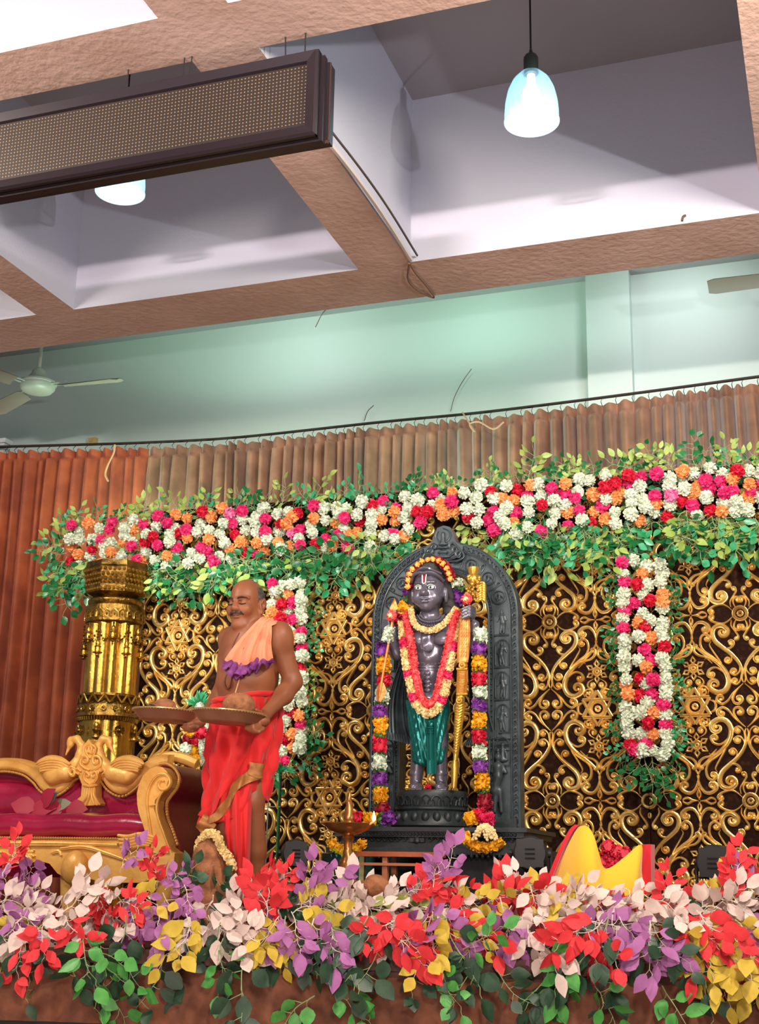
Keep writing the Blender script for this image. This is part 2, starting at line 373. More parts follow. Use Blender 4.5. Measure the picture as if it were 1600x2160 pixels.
pc1=at(1120,190,5.07); pc2=at(255,385,5.07)
pendant(pc1[0],'glowing blue-white glass pendant lamp hanging fully in view in the right coffer')
pendant(pc2[0],'glowing glass pendant lamp half hidden behind the dot display in the left coffer')
# ------------------------------------------------------------------ LED display sign
def led():
    Y=4.0; TL=at(-60,253,Y); TR=at(672,100,Y); BL=at(-60,416,Y); BR=at(690,275,Y)
    zt=(TL[2]+TR[2])/2; zb=(BL[2]+BR[2])/2; x0=-4.3; x1=TR[0]
    t=thing('led_display','long black framed dot matrix display hanging from the ceiling at upper left','display',((x0+x1)/2,Y,zb))
    fr=mat('led_frame_black',rgb(38,30,36),.38,.2)
    m=mat('led_matrix',rgb(52,40,34),.6); nt=m.node_tree; bs=nt.nodes['Principled BSDF']
    tc=nt.nodes.new('ShaderNodeTexCoord'); sp=nt.nodes.new('ShaderNodeSeparateXYZ'); nt.links.new(tc.outputs['Object'],sp.inputs[0])
    outs=[]
    for ax in ('X','Z'):
        a=nt.nodes.new('ShaderNodeMath'); a.operation='DIVIDE'; a.inputs[1].default_value=.01525; nt.links.new(sp.outputs[ax],a.inputs[0])
        f=nt.nodes.new('ShaderNodeMath'); f.operation='FRACT'; nt.links.new(a.outputs[0],f.inputs[0])
        s=nt.nodes.new('ShaderNodeMath'); s.operation='SUBTRACT'; s.inputs[1].default_value=.5; nt.links.new(f.outputs[0],s.inputs[0])
        p=nt.nodes.new('ShaderNodeMath'); p.operation='POWER'; p.inputs[1].default_value=2; nt.links.new(s.outputs[0],p.inputs[0]); outs.append(p)
    ad=nt.nodes.new('ShaderNodeMath'); ad.operation='ADD'; nt.links.new(outs[0].outputs[0],ad.inputs[0]); nt.links.new(outs[1].outputs[0],ad.inputs[1])
    lt=nt.nodes.new('ShaderNodeMath'); lt.operation='LESS_THAN'; lt.inputs[1].default_value=.034; nt.links.new(ad.outputs[0],lt.inputs[0])
    mx=nt.nodes.new('ShaderNodeMix'); mx.data_type='RGBA'; nt.links.new(lt.outputs[0],mx.inputs[0])
    mx.inputs[6].default_value=(*rgb(34,24,20),1); mx.inputs[7].default_value=(*rgb(140,114,78),1); nt.links.new(mx.outputs[2],bs.inputs['Base Color'])
    fw=.052
    b=MB(); b.box((x0,Y+.010,zb+fw-.004),(x1-fw+.004,Y+.03,zt-fw+.004)); b.obj('dot_panel',m,t,False)
    b=MB()   # bevelled frame: outer face forward, inner slope back
    def ring(o_,i_,yo,yi): 
        A=[(x0-o_,zb+o_),(x1-o_,zb+o_),(x1-o_,zt-o_),(x0-o_,zt-o_)]; B=[(x0,zb+i_),(x1-i_,zb+i_),(x1-i_,zt-i_),(x0,zt-i_)]
        A[0]=(x0,zb+o_); A[3]=(x0,zt-o_)
        b.add([(x,yo,z) for x,z in A]+[(x,yi,z) for x,z in B],[(0,1,5,4),(1,2,6,5),(2,3,7,6)])
    ring(0,.008,Y,Y-.012); ring(.008,fw-.006,Y-.012,Y-.004); ring(fw-.006,fw,Y-.004,Y+.014)
    b.obj('bevelled_frame',fr,t,False)
    b=MB(); b.box((x0,Y+.016,zb),(x1,Y+.035,zt)); b.box((x0,Y,zb),(x1,Y+.02,zb+.004)); b.box((x0,Y,zt-.004),(x1,Y+.02,zt)); b.box((x1-.004,Y,zb),(x1,Y+.02,zt)); b.box((x0,Y+.035,zb-.008),(x1+.012,Y+.065,zt-.006)); b.box((x0,Y+.065,zb+.012),(x1+.022,Y+.12,zt-.02))
    b.obj('cabinet',mat('led_cabinet',rgb(30,22,26),.45),t,False)
    b=MB(); b.box((x0,Y+.066,zb-.003),(x1+.024,Y+.075,zb+.011)); b.box((x1+.0221,Y+.068,zb+.01),(x1+.026,Y+.075,zt-.02)); b.obj('wood_strip',mat('led_edge_wood',rgb(60,36,30),.6),t,False)
    for px in (270,385,398,600,640):
        q=at(px,185,Y+.05); b=MB(); b.tube([(q[0],Y+.05,zt-.02),(q[0]+.006*(px%3-1),Y+.05,SO+.01)],.003,5); b.obj('hanging_wire',M_black,t)
led()
# ------------------------------------------------------------------ ceiling fans
M_fan=mat('fan_cream_metal',rgb(206,222,205),.4,.1); M_blade=mat('fan_blade',rgb(168,166,150),.5)
def fan(hub,angs,label,ls=.66):
    t=thing('ceiling_fan',label,'fan',hub)
    b=MB(); b.lathe(hub,[(.02,-.085),(.062,-.083),(.105,-.07),(.125,-.045),(.128,-.01),(.122,.0),(.10,.012),(.075,.03),(.055,.055),(.045,.085),(.028,.10),(.022,.105)],32); b.obj('motor',M_fan,t)
    b=MB(); b.lathe(hub,[(.126,-.022),(.133,-.018),(.133,-.004),(.126,0)],32); b.obj('motor_ring',M_fan,t)
    b=MB(); b.tube([(hub[0],hub[1],hub[2]+.1),(hub[0],hub[1],SL-.02)],.013,8); b.obj('rod',M_fan,t)
    b=MB(); b.lathe((hub[0],hub[1],SL-.09),[(.02,0),(.05,.02),(.06,.09)],20); b.obj('canopy',M_fan,t)
    for a in angs:
        ca,sa=math.cos(a),math.sin(a); b=MB(); rows=[]
        for i in range(12):
            s=.19+(ls-.19)*i/11; wd=(.055+.018*i/11)*(1 if i<11 else .7)
            rows.append([(hub[0]+ca*s-sa*wd*u,hub[1]+sa*s+ca*wd*u,hub[2]-.035+.016*u-.012*u*u) for u in (-1,-.5,0,.5,1)])
        b.grid(rows); rows2=[[(x,y,z-.003) for x,y,z in r] for r in rows]; b.grid(rows2); bl=b.obj('blade',M_blade,t,fix=False)
        b=MB(); 
        for w_ in (-.022,.022): b.tube([(hub[0]+ca*.1-sa*w_,hub[1]+sa*.1+ca*w_,hub[2]-.03),(hub[0]+ca*.24-sa*w_,hub[1]+sa*.24+ca*w_,hub[2]-.026)],.007,6)
        b.obj('blade_arm',M_fan,bl)
hub=at(80,806,7.35)
tip=at(262,790,7.35); 
fan(hub,(math.radians(2),math.radians(152),math.radians(-112)),'cream three-blade ceiling fan hanging before the mint wall at far left')
t2=at(1492,600,7.35)
fan(np.array([t2[0]+.66,7.35,t2[2]+.03]),(PI,math.radians(60),math.radians(-60)),'ceiling fan at the right edge with only one blade tip in view')
# ------------------------------------------------------------------ golden relief backdrop
M_gold=mat('gold_relief',rgb(255,222,140),.27,.70,noise=(rgb(232,180,92),9,.4,.7),bump=(90,.25,.004))
M_board=mat('dark_brown_board',rgb(34,17,9),.8,0,noise=(rgb(70,42,26),34,.5,.85),bump=(45,.5,.006),spec=.1)
def stroke(mb,P,w0,w1,h,y0,closed=False,n=5):
    """raised ridge along a 2-D path P in (x,z); front faces -Y"""
    Q=catmull(P,n) if not closed else [np.array(p,float) for p in P]
    N=len(Q); rows=[]
    for i,p in enumerate(Q):
        t=(Q[(i+1)%N]-Q[i-1]) if closed else Q[min(i+1,N-1)]-Q[max(i-1,0)]
        t=t/(np.linalg.norm(t)+1e-12); nn=np.array([-t[1],t[0]]); s=i/(N-1)
        wd=w0 if closed else w1+(w0-w1)*math.sin(PI*min(1,s*1.05+.02))**.8
        rows.append([(p[0]+nn[0]*u*wd,y0-hh*h*(wd/w0)**.5,p[1]+nn[1]*u*wd) for u,hh in ((-1,0),(-.8,.75),(-.25,.8),(0,1),(.45,.9),(.85,.6),(1,0))])
    if closed: rows.append(rows[0])
    mb.grid(rows)
def curl(P,c,turns=1.1,inner=.22):
    """append an inward spiral about centre c to path P"""
    P=[np.array(p,float) for p in P]; c=np.array(c,float); d=P[-1]-c; r=np.linalg.norm(d); a=math.atan2(d[1],d[0])
    t=P[-1]-P[-2]; s=1 if (d[0]*t[1]-d[1]*t[0])>0 else -1; out=list(P)
    N=int(7*turns)+2
    for i in range(1,N+1):
        u=i/N; rr=r*(1-(1-inner)*u); aa=a+s*turns*2*PI*u; out.append(c+rr*np.array([math.cos(aa),math.sin(aa)]))
    return out
def ringp(c,r,n=20): return [(c[0]+r*math.cos(2*PI*i/n),c[1]+r*math.sin(2*PI*i/n)) for i in range(n)]
SC=[ # quarter cell scrolls in photo-crop units: (points, curl centre or None, turns, width)
 ([(765,1850),(735,1780),(690,1720),(600,1640),(520,1580),(450,1500),(415,1420),(410,1340),(450,1270),(520,1250),(590,1290)],(545,1335),1.0,26),
 ([(430,1430),(470,1480),(530,1515),(590,1495),(612,1445)],(572,1450),.9,15),
 ([(765,1830),(752,1890),(735,1950),(690,2005),(630,2005),(585,1970)],(622,1940),.9,20),
 ([(500,1590),(560,1640),(640,1700),(672,1770),(660,1850),(615,1880),(575,1850)],(607,1832),.9,15),
 ([(262,1340),(330,1270),(372,1190),(360,1140),(315,1130),(285,1160)],(315,1178),.9,16),
 ([(285,1320),(370,1240),(420,1165),(480,1128),(530,1160)],(492,1185),.9,15),
 ([(262,1350),(275,1400),(268,1480),(300,1570),(370,1660),(450,1730),(520,1800),(545,1880),(520,1945),(450,1965),(395,1925)],(442,1895),1.1,24),
 ([(278,1440),(290,1370),(330,1330),(370,1350)],(340,1368),.9,12),
 ([(285,1540),(292,1470),(335,1430),(378,1455)],(345,1470),.9,13),
 ([(375,1650),(362,1590),(395,1555),(430,1575)],(400,1592),.9,11),
 ([(520,1800),(480,1745),(420,1715),(365,1725),(338,1760)],(368,1775),.8,14),
 ([(225,2040),(200,2000),(190,1950),(215,1910),(250,1915)],(236,1945),.8,12),
 ([(345,2020),(350,1960),(315,1900),(285,1850),(290,1815)],(310,1822),.8,12),
 ([(330,2060),(380,2010),(440,1985),(520,2005),(565,2040)],(535,2058),.8,13),
 ([(560,1560),(630,1630),(690,1650),(735,1690),(742,1740)],(715,1745),.7,15),
 ([(715,1430),(668,1400),(655,1360),(680,1330),(718,1340)],(702,1368),.8,12),
 ([(620,1235),(612,1280),(650,1320),(705,1310)],(680,1280),.8,11),
 ([(600,1045),(560,1060),(545,1110),(560,1150),(600,1170)],None,0,12),
 ([(600,940),(640,900),(690,905)],(655,950),.8,11),
 ([(745,2090),(690,2085),(640,2060),(600,2075),(590,2100)],None,0,12),
 ([(765,1950),(745,2000),(740,2040),(765,2085)],None,0,10),
 ([(480,1500),(470,1560),(540,1680),(580,1760),(560,1800)],None,0,9),
 ([(420,1440),(460,1520),(560,1600),(610,1620),(640,1600)],None,0,9),
]
U=.527/1000.; VV=1.0/1960.
def relief(mb,x0,z0,zmin,zmax,y0):
    """one ornament cell centred on the star at (x0,z0)"""
    def T(p,sx,sz): return (x0+sx*(p[0]-755)*U,z0-sz*(p[1]-1110)*VV)
    def ok(P): 
        zz=[p[1] for p in P]; return min(zz)>zmin and max(zz)<zmax
    for sx in (1,-1):
        for sz in (1,-1):
            for P,c,tn,wd in SC:
                Q=[T(p,sx,sz) for p in P]
                if c is not None: Q=curl(Q,T(c,sx,sz),tn)
                if not ok(Q): continue
                stroke(mb,Q,wd*U*1.18,4*U,.024,y0,n=3)
                if c is not None: 
                    e=Q[-1]; 
                    if ok([e]): mb.sphere((e[0],y0-.006,e[1]),(.011,.010,.011),8,5)
    def go(P,w_,h=.014,closed=True):
        if ok(P): stroke(mb,P,w_,w_,h,y0,closed)
    R=.093
    for k in (0,1):
        tri=[(x0+R*math.cos(PI/2+PI*k+2*PI*j/3),z0+R*1.05*math.sin(PI/2+PI*k+2*PI*j/3)) for j in range(3)]
        for j in range(3):
            a,b_=np.array(tri[j]),np.array(tri[(j+1)%3]); 
            if ok([a,b_]): stroke(mb,[a,(a*2+b_)/3,(a+2*b_)/3,b_],.011,.0105,.026,y0-.008,n=1)
    go(ringp((x0,z0),.040),.012,.022); go(ringp((x0,z0),.012,8),.008)
    for s in (1,-1):
        zc=z0+s*.207
        go(ringp((x0,zc),.022,14),.0065); go(ringp((x0,zc),.009,8),.006)
        for j in range(6):
            a=PI/2+j*PI/3; d=np.array([math.cos(a),math.sin(a)]); e=np.array([-d[1],d[0]]); c0=np.array([x0,zc])
            go([c0+d*.024,c0+d*.042+e*.013,c0+d*.064,c0+d*.042-e*.013],.0072,.016)
            if False: pass
    if True:
        for sx in (1,):
            for s in (1,-1):
                c0=(x0-.2635,z0+s*.5); go(ringp(c0,.035),.011,.02); go(ringp(c0,.012,8),.008)
for i,(xa,ph) in enumerate(((-4.144,3.03),(-3.09,3.03),(-2.036,2.511),(-.982,2.511))):
    t=thing('backdrop_panel',['dark relief panel with golden scrolls beside the golden pillar','dark relief panel with golden scrolls between priest and statue arch','dark relief panel with golden scrolls right behind the statue','dark relief panel with golden scrolls at the right edge'][i],'panel',(xa+.527,7.2,SZ))
    b=MB(); b.box((xa+.002,7.2,SZ),(xa+1.052,7.24,3.86)); b.obj('board',M_board,t,False)
    b=MB()
    for c in (0,1):
        for k in range(-2,3): relief(b,xa+.2635+.527*c,ph+k*1.0,SZ+.02,3.84,7.2)
    for k in range(-2,3):
        for s in (.5,):
            z=ph+k+s
            if SZ+.1<z<3.75:
                for cc in (xa+1.054,): stroke(b,[(cc-.002+.034*math.cos(a),z+.034*math.sin(a)) for a in np.linspace(PI/2,3*PI/2,9)],.008,.008,.016,7.2,n=1)
    b.v=[(min(max(x,xa+.001),xa+1.053),y,z) for x,y,z in b.v]
    b.obj('gold_scrollwork',M_gold,t,True,60,fix=False)
# timber frame post behind, left of panels (dark gap) 
# ------------------------------------------------------------------ golden pillar
M_brass=mat('pillar_gold_foil',rgb(190,150,66),.25,.92,noise=(rgb(96,68,30),5,.45,.8),bump=(30,.2,.01))
M_brassd=mat('pillar_gold_dark',rgb(150,116,50),.28,.9,noise=(rgb(70,48,26),18,.4,.7),bump=(60,.6,.01))
def pillar():
    YP=6.95
    def Z(py,px=235): return at(px,py,YP)[2]
    c=at(232,1400,YP); X=c[0]+.01; t=thing('golden_pillar','ornate golden pillar standing left of the backdrop behind the sofa','pillar',(X,YP,SZ))
    C0=(X,YP,0); px=1/360.
    def fl(n,a): return lambda ang,z: a*abs(math.cos(n*ang/2))
    b=MB(); b.lathe(C0,[(.138,Z(1475)),(.138,Z(1320))],96,flute=fl(12,.16)); b.obj('fluted_shaft',M_brass,t)
    b=MB()
    for k in range(12):
        a=2*PI*k/12; low=k%2; zc=Z(1385 if low else 1355)
        cx,cy=X+.172*math.cos(a),YP+.172*math.sin(a)
        b.lathe((cx,cy,zc),[(.006,-.028),(.012,-.02),(.010,-.012),(.030,-.004),(.031,0),(.018,.006),(.016,.03),(.022,.034),(.012,.042),(.015,.06),(.006,.075)],12)
        b.tube([(cx,cy,zc+.07),(cx,cy,Z(1322))],.005,5)
    b.obj('hanging_bells',M_brass,t)
    b=MB()
    for k in range(12):   # beaded swags between bells
        a0=2*PI*k/12; 
        for j in range(9):
            u=j/8; a=a0+2*PI/12*u; z=Z(1325)-.10*math.sin(PI*u)**.7-.0
            b.sphere((X+.18*math.cos(a),YP+.18*math.sin(a),z),.0075,6,4)
            if j in(0,): 
                for q in range(8): b.sphere((X+.18*math.cos(a),YP+.18*math.sin(a),z-.018*q),.0075,6,4)
    b.obj('beaded_swags',M_brassd,t)
    b=MB(); b.lathe(C0,[(.155,Z(1322)),(.178,Z(1318)),(.182,Z(1300)),(.178,Z(1285)),(.160,Z(1281)),(.172,Z(1277)),(.172,Z(1272)),(.155,Z(1268))],48); b.obj('neck_band',M_brassd,t)
    b=MB()
    for k in range(24):
        a=2*PI*k/24; cc=np.array([X+.183*math.cos(a),YP+.183*math.sin(a),Z(1302)]); e=np.array([-math.sin(a),math.cos(a),0])
        b.tube([cc+e*.018-np.array([0,0,.03]),cc+e*.018,cc+np.array([0,0,.018]),cc-e*.018,cc-e*.018-np.array([0,0,.03])],.005,5)
        b.sphere(cc-np.array([0,0,.012]),.008,6,4)
    b.obj('arched_beads',M_brass,t)
    # capital: flaring octagonal tiers with rows of small lobes
    b=MB(); b.lathe(C0,[(.13,Z(1268)),(.165,Z(1262)),(.19,Z(1258)),(.20,Z(1245)),(.185,Z(1240)),(.20,Z(1228)),(.215,Z(1210)),(.205,Z(1205)),(.20,Z(1195))],8); b.obj('capital',M_brassd,t,False)
    b=MB()
    for row,(py,rr) in enumerate(((1253,.195),(1243,.195),(1234,.203),(1224,.208),(1214,.216))):
        n=44
        for k in range(n):
            a=2*PI*(k+.5*(row%2))/n; rad=rr*.975/ (math.cos(((a)%(PI/4))-PI/8))*math.cos(PI/8)
            b.sphere((X+rad*math.cos(a),YP+rad*math.sin(a),Z(py)),(.012,.012,.013),6,4)
    b.obj('lobe_rows',M_brass,t)
    # lower bands
    b=MB(); b.lathe(C0,[(.15,Z(1478)),(.178,Z(1473)),(.178,Z(1468)),(.165,Z(1468))][::-1]+[(.178,Z(1490)),(.182,Z(1492)),(.182,Z(1508)),(.186,Z(1511)),(.186,Z(1515)),(.178,Z(1517)),(.17,Z(1524))],48); b.obj('waist_band',M_brassd,t)
    b=MB()
    for k in range(16):
        a=2*PI*k/16; a2=a+PI/16
        p=lambda an,py,r=.184:(X+r*math.cos(an),YP+r*math.sin(an),Z(py))
        b.tube([p(a,1471),p(a2,1488)],.006,5); b.tube([p(a2,1488),p(a+PI/8,1471)],.006,5)
        cc=np.array(p(a,1500,.186)); e=np.array([-math.sin(a),math.cos(a),0]); z=np.array([0,0,1.])
        b.tube([cc+.014*(math.cos(q)*e+math.sin(q)*z) for q in np.linspace(0,2*PI,11)[:-1]],.004,5,closed=True); b.sphere(cc,.006,6,4)
    for k in range(64):
        a=2*PI*k/64; b.tube([(X+.184*math.cos(a),YP+.184*math.sin(a),Z(1517)),(X+.178*math.cos(a),YP+.178*math.sin(a),Z(1524))],.005,4)
    b.obj('lattice_ornament',M_brass,t)
    b=MB(); b.lathe(C0,[(.2,SZ),(.2,SZ+.05),(.16,SZ+.12),(.155,Z(1524))],96,flute=fl(12,.06)); b.obj('lower_shaft',M_brass,t)
    b=MB()
    for k in range(8):
        a=2*PI*k/8+.2; cc=np.array([X+.178*math.cos(a),YP+.178*math.sin(a),Z(1545)]); e=np.array([-math.sin(a),math.cos(a),0]); z=np.array([0,0,1.])
        if k%2:
            for q in range(12): d=math.cos(q*PI/6)*e+math.sin(q*PI/6)*z; b.tube([cc+d*.018,cc+d*.032],[.004,.007],5)
            b.sphere(cc,.012,8,5)
        else: b.lathe((cc[0],cc[1],Z(1565)),[(.008,0),(.028,.01),(.028,.02),(.014,.03),(.02,.05),(.026,.055),(.012,.065),(.018,.08),(.01,.1)],12)
    b.obj('flower_bosses',M_brass,t)
pillar()
# ------------------------------------------------------------------ plants
def leaf(mb,p,d,nrm,L,W,bend=.18,mi=0):
    d=_n(d); nrm=np.array(nrm,float); nrm=_n(nrm-nrm.dot(d)*d); s=np.cross(d,nrm); rows=[]
    for t,wd in ((0,.12),(.18,.72),(.42,1),(.68,.78),(.88,.32),(1,.03)):
        c=p+d*L*t-nrm*bend*L*t*t
        rows.append([c+s*W*.5*wd+nrm*.05*L*wd,c,c-s*W*.5*wd+nrm*.05*L*wd])
    mb.grid(rows,mi=mi)
def spray_mesh(seed,L,leafL,leafW,nleaf,mat_l,mat_s,stemr,name,droop=.25,twig=.06):
    """returns (leaves mesh, stem mesh); stem grows along +X, leaves face -Y"""
    r=random.Random(seed); A=MB(); S=MB()
    P=[np.array([L*t,r.uniform(-.012,.012),-droop*L*t*t+.01*math.sin(5*t+seed)]) for t in np.linspace(0,1,8)]
    S.tube(P,[stemr*(1-.7*i/7) for i in range(8)],5)
    for i in range(nleaf):
        t=.12+.88*i/(nleaf-1); k=min(int(t*7),6); u=t*7-k; p=P[k]*(1-u)+P[k+1]*u if k<7 else P[7]
        side=1 if i%2 else -1; a=side*math.radians(r.uniform(35,80)) if i<nleaf-1 else 0
        d=np.array([math.cos(a),r.uniform(-.5,.35),math.sin(a)]); d=_n(d); tl=twig*r.uniform(.5,1.3)
        q=p+d*tl; S.tube([p,p+d*tl*.5+np.array([.004,0,.004]),q],[stemr*.6,stemr*.5,stemr*.35],4,caps=False)
        dd=_n(d+np.array([r.uniform(-.1,.5),r.uniform(-.4,.3),r.uniform(-.9,.2)]))
        leaf(A,q,dd,[r.uniform(-.7,.7),-1,r.uniform(-.3,.8)],leafL*r.uniform(.75,1.15),leafW*r.uniform(.8,1.15),r.uniform(-.1,.3))
        if r.random()<.25:
            dd=_n(dd+np.array([r.uniform(-.8,.8),-.3,r.uniform(-.8,.4)])); leaf(A,q,dd,[r.uniform(-.6,.6),-1,.2],leafL*.8,leafW*.8)
    return A.mesh(name+'_leaves',mat_l,True,180),S.mesh(name+'_stem',mat_s)
def spray(name,label,cat,group,meshes,p,ang,tilt=0,sc=1,roll=0,flip=False):
    t=thing(name,label,cat,p,group)
    Mx=Matrix.Translation(V(p))@Matrix.Rotation(-ang,4,'Y')@Matrix.Rotation(tilt,4,'Z')@Matrix.Rotation(roll,4,'X')
    if flip: Mx=Mx@Matrix.Rotation(PI,4,'X')
    t.matrix_basis=Mx@Matrix.Scale(sc,4)
    for nm,me in zip(('leaves','stem'),meshes):
        o=bpy.data.objects.new(nm,me); COL.objects.link(o); o.parent=t
    return t
def leafmat(name,c,c2,rough=.5,sc=14,tr=.0): 
    m=mat(name,c,rough,noise=(c2,sc,.35,.7),bump=(60,.2,.003)); 
    return m
G_L=leafmat('leaf_light_green',rgb(140,172,76),rgb(176,200,112),.45)
G_D=leafmat('leaf_dark_green',rgb(22,92,48),rgb(38,128,66),.3)
G_T=leafmat('leaf_bright_green',rgb(40,146,88),rgb(90,190,140),.25)
S_G=mat('stem_green',rgb(150,175,120),.6); S_W=mat('stem_white',rgb(226,212,200),.6)
GV={}
for nm,m,LL,LW in (('light',G_L,.066,.038),('dark',G_D,.060,.040),('bright',G_T,.056,.038)):
    GV[nm]=[spray_mesh(100+k,.20,LL,LW,11,m,S_G,.003,'green_'+nm+str(k)) for k in range(4)]
# pom-pom flowers
def pom_mesh(name,m,seed,R=.036,n=90):
    r=random.Random(seed); b=MB(); b.sphere((0,0,0),R*.62,12,8)
    for i in range(n):
        z=1-2*(i+.5)/n; a=i*2.39996+r.uniform(-.2,.2); q=math.sqrt(max(0,1-z*z)); d=np.array([q*math.cos(a),q*math.sin(a),z])
        u=_n(np.cross(d,[.3,.2,.9])); v=np.cross(d,u); tw=r.uniform(0,PI); e=math.cos(tw)*u+math.sin(tw)*v; g=np.cross(d,e)
        Rr=R*r.uniform(.86,1.06); w_=R*.20
        b.add([d*R*.45-e*w_*.5,d*R*.45+e*w_*.5,d*Rr*.85-e*w_+g*.002,d*Rr*.85+e*w_+g*.002,d*Rr-e*w_*.5+g*.004,d*Rr+e*w_*.5+g*.004],[(0,1,3,2),(2,3,5,4)])
    return b.mesh(name,m,True,180)
def pmat(n,c,c2): return mat(n,c,.6,noise=(c2,40,.35,.65))
FM={'white':pmat('petal_white',rgb(232,240,222),rgb(214,226,200)),'peach':pmat('petal_peach',rgb(250,178,112),rgb(246,160,92)),
    'pink':pmat('petal_pink',rgb(226,30,110),rgb(240,70,140)),'red':pmat('petal_red',rgb(200,14,48),rgb(224,28,64)),'rosy':pmat('petal_pale_pink',rgb(240,110,170),rgb(246,150,190))}
FV={k:[pom_mesh('pompom_'+k+str(j),m,j+5) for j in range(3)] for k,m in FM.items()}
def flower(col_,p,label,group,sc=1,name=None):
    name={'white':'white','peach':'orange','pink':'pink','red':'red','rosy':'pale_pink'}[col_]+'_flower'
    o=bpy.data.objects.new(name,rnd.choice(FV[col_])); COL.objects.link(o); o.location=V(p)
    o.rotation_euler=(rnd.uniform(0,6),rnd.uniform(0,6),rnd.uniform(0,6)); o.scale=[sc]*3
    return prop(o,label,'flower',group)
TOPL=[(150,1112),(300,1095),(450,1080),(700,1068),(850,1055),(1000,1030),(1200,1010),(1400,995),(1640,985)]
BOTL=[(150,1192),(350,1188),(480,1180),(640,1155),(760,1150),(850,1142),(1000,1112),(1100,1120),(1200,1108),(1400,1092),(1640,1078)]
tl=lambda x: float(np.interp(x,*zip(*TOPL))); bl=lambda x: float(np.interp(x,*zip(*BOTL)))
ZN=[(200,'at its left tip'),(250,'over the left of the pillar'),(330,'over the right of the pillar'),(400,'just right of the pillar'),(470,"left above the man's head"),(560,"over the man's head"),(650,'over the left flower strip'),(740,'between left strip and arch'),(830,'left of the arch crest'),(900,'over the arch, left half'),(970,'over the arch crest'),(1060,'over the arch, right half'),(1150,'right of the arch'),(1230,'between arch and right strip'),(1310,'left above the right strip'),(1420,'over the right strip'),(1510,'right of the right strip'),(1700,'at the right picture edge')]
def zone(x): return next(n for a,n in ZN if x<a)
CN={'white':'cream white','peach':'orange peach','pink':'magenta pink','red':'deep red','rosy':'pale pink'}
# border flowers: relaxed rows
pts=[]; r=random.Random(21)
x=148
cols=0
while x<1625:
    y0,y1=tl(x),bl(x); k=max(3,round((y1-y0)/24)); off=(cols%2)*.5
    for j in range(k+1):
        f=(j+off)/(k+.5)
        if f>1.02: continue
        yy=y0+(y1-y0)*f+r.uniform(-7,7)
        xx=x+r.uniform(-7,7)
        if 868<xx<1010 and yy>1098+abs(xx-935)*.15: continue
        pts.append((xx,yy))
    x+=25*(.86+.14*x/800); cols+=1
bag=[]
for i,(xx,yy) in enumerate(pts):
    if r.random()<.05: continue
    if not bag: bag=['white']*9+['peach']*4+['pink']*4+['red']*2+(['rosy'] if r.random()<.3 else []); r.shuffle(bag)
    c=bag.pop(); Y=7.02+r.uniform(-.03,.05)
    fr_=(yy-tl(xx))/(bl(xx)-tl(xx)); rw='top row' if fr_<.27 else 'upper middle' if fr_<.52 else 'lower middle' if fr_<.77 else 'bottom row'
    flower(c,at(xx,yy,Y),f'{CN[c]} flower, {rw} of the border, {zone(xx)}',f'{CN[c]} border flowers, {rw}, {zone(xx)}',r.uniform(1.0,1.25))
side=['left','middle','right']
def hh_(y,a,b): return ['very top','upper part','upper middle','middle','lower middle','lower part','bottom end'][max(0,min(6,int(7*(y-a)/(b-a))))]
def strip(xc,halfw,y0,y1,Y,labz,seed,step):
    r=random.Random(seed); y=y0; row=0
    while y<y1:
        ws=halfw(y); k=3 if row%2 else 4; row+=1
        pat=[['white','pink','red','peach'],['white','white','pink'],['white','peach','white','white'],['pink','red','white'],['white','white','peach','white']][row%5]
        pat=pat[:k]
        if r.random()<.5: pat=pat[::-1]
        for j in range(k):
            xx=xc(y)+ws*(2*j/(k-1)-1)+r.uniform(-4,4); yy=y+r.uniform(-6,6)
            c=pat[j%len(pat)] if j<len(pat) else 'white'
            flower(c,at(xx,yy,Y+r.uniform(-.03,.03)),f'{CN[c]} flower, {side[j*3//k]} side, {hh_(yy,y0,y1)} of hanging strip {labz}',f'{CN[c]} strip flowers {side[j*3//k]} {hh_(yy,y0,y1)} {labz}',r.uniform(1.0,1.22))
        y+=step
strip(lambda y:1352+14*(y-1190)/400,lambda y:40 if y<1570 else 28,1188,1602,7.0,'right of statue',3,20)
strip(lambda y:606-2*(y-1230)/400,lambda y:29,1232,1585,6.95,'behind the man',4,19.5)
# green sprays around the border
r=random.Random(5)
def green(px,py,kind,ang,Y,sc,z,tilt=0):
    cat='leaf spray'; nm={'light':'pale green','dark':'dark green','bright':'glossy bright green'}[kind]
    spray('leaf_spray',f'{nm} leaf spray {z}',cat,f'{nm} sprays {z}',r.choice(GV[kind]),at(px,py,Y),ang,tilt or r.uniform(-.5,.5),sc,r.uniform(-.6,.6),r.random()<.5)
x=120
while x<1620:
    z='standing on the flower border '+zone(x)
    for _ in range(2): green(x+r.uniform(-12,12),tl(x)+r.uniform(-2,16),r.choice(['light','light','dark','dark','bright']),math.radians(r.uniform(30,150)),7.08,r.uniform(.55,.9),z)
    x+=42
x=135
while x<1620:
    z='hanging under the flower border '+zone(x)
    if 1300<x<1420: m=2
    elif 820<x<1060: m=1
    else: m=4
    for _ in range(m): green(x+r.uniform(-14,14),bl(x)+r.uniform(-16,18),r.choice(['light','light','dark','dark','bright','bright']),math.radians(r.uniform(-150,-30)),7.05+r.uniform(-.05,.06) if not 820<x<1060 else 7.1,r.uniform(.75,1.15),z)
    x+=32
for (px,py,a) in ((150,1140,170),(140,1165,190),(160,1120,150),(165,1190,215),(150,1150,180),(170,1200,230)): green(px,py,r.choice(['light','dark']),math.radians(a),7.05,.9,'at the left end of the border')
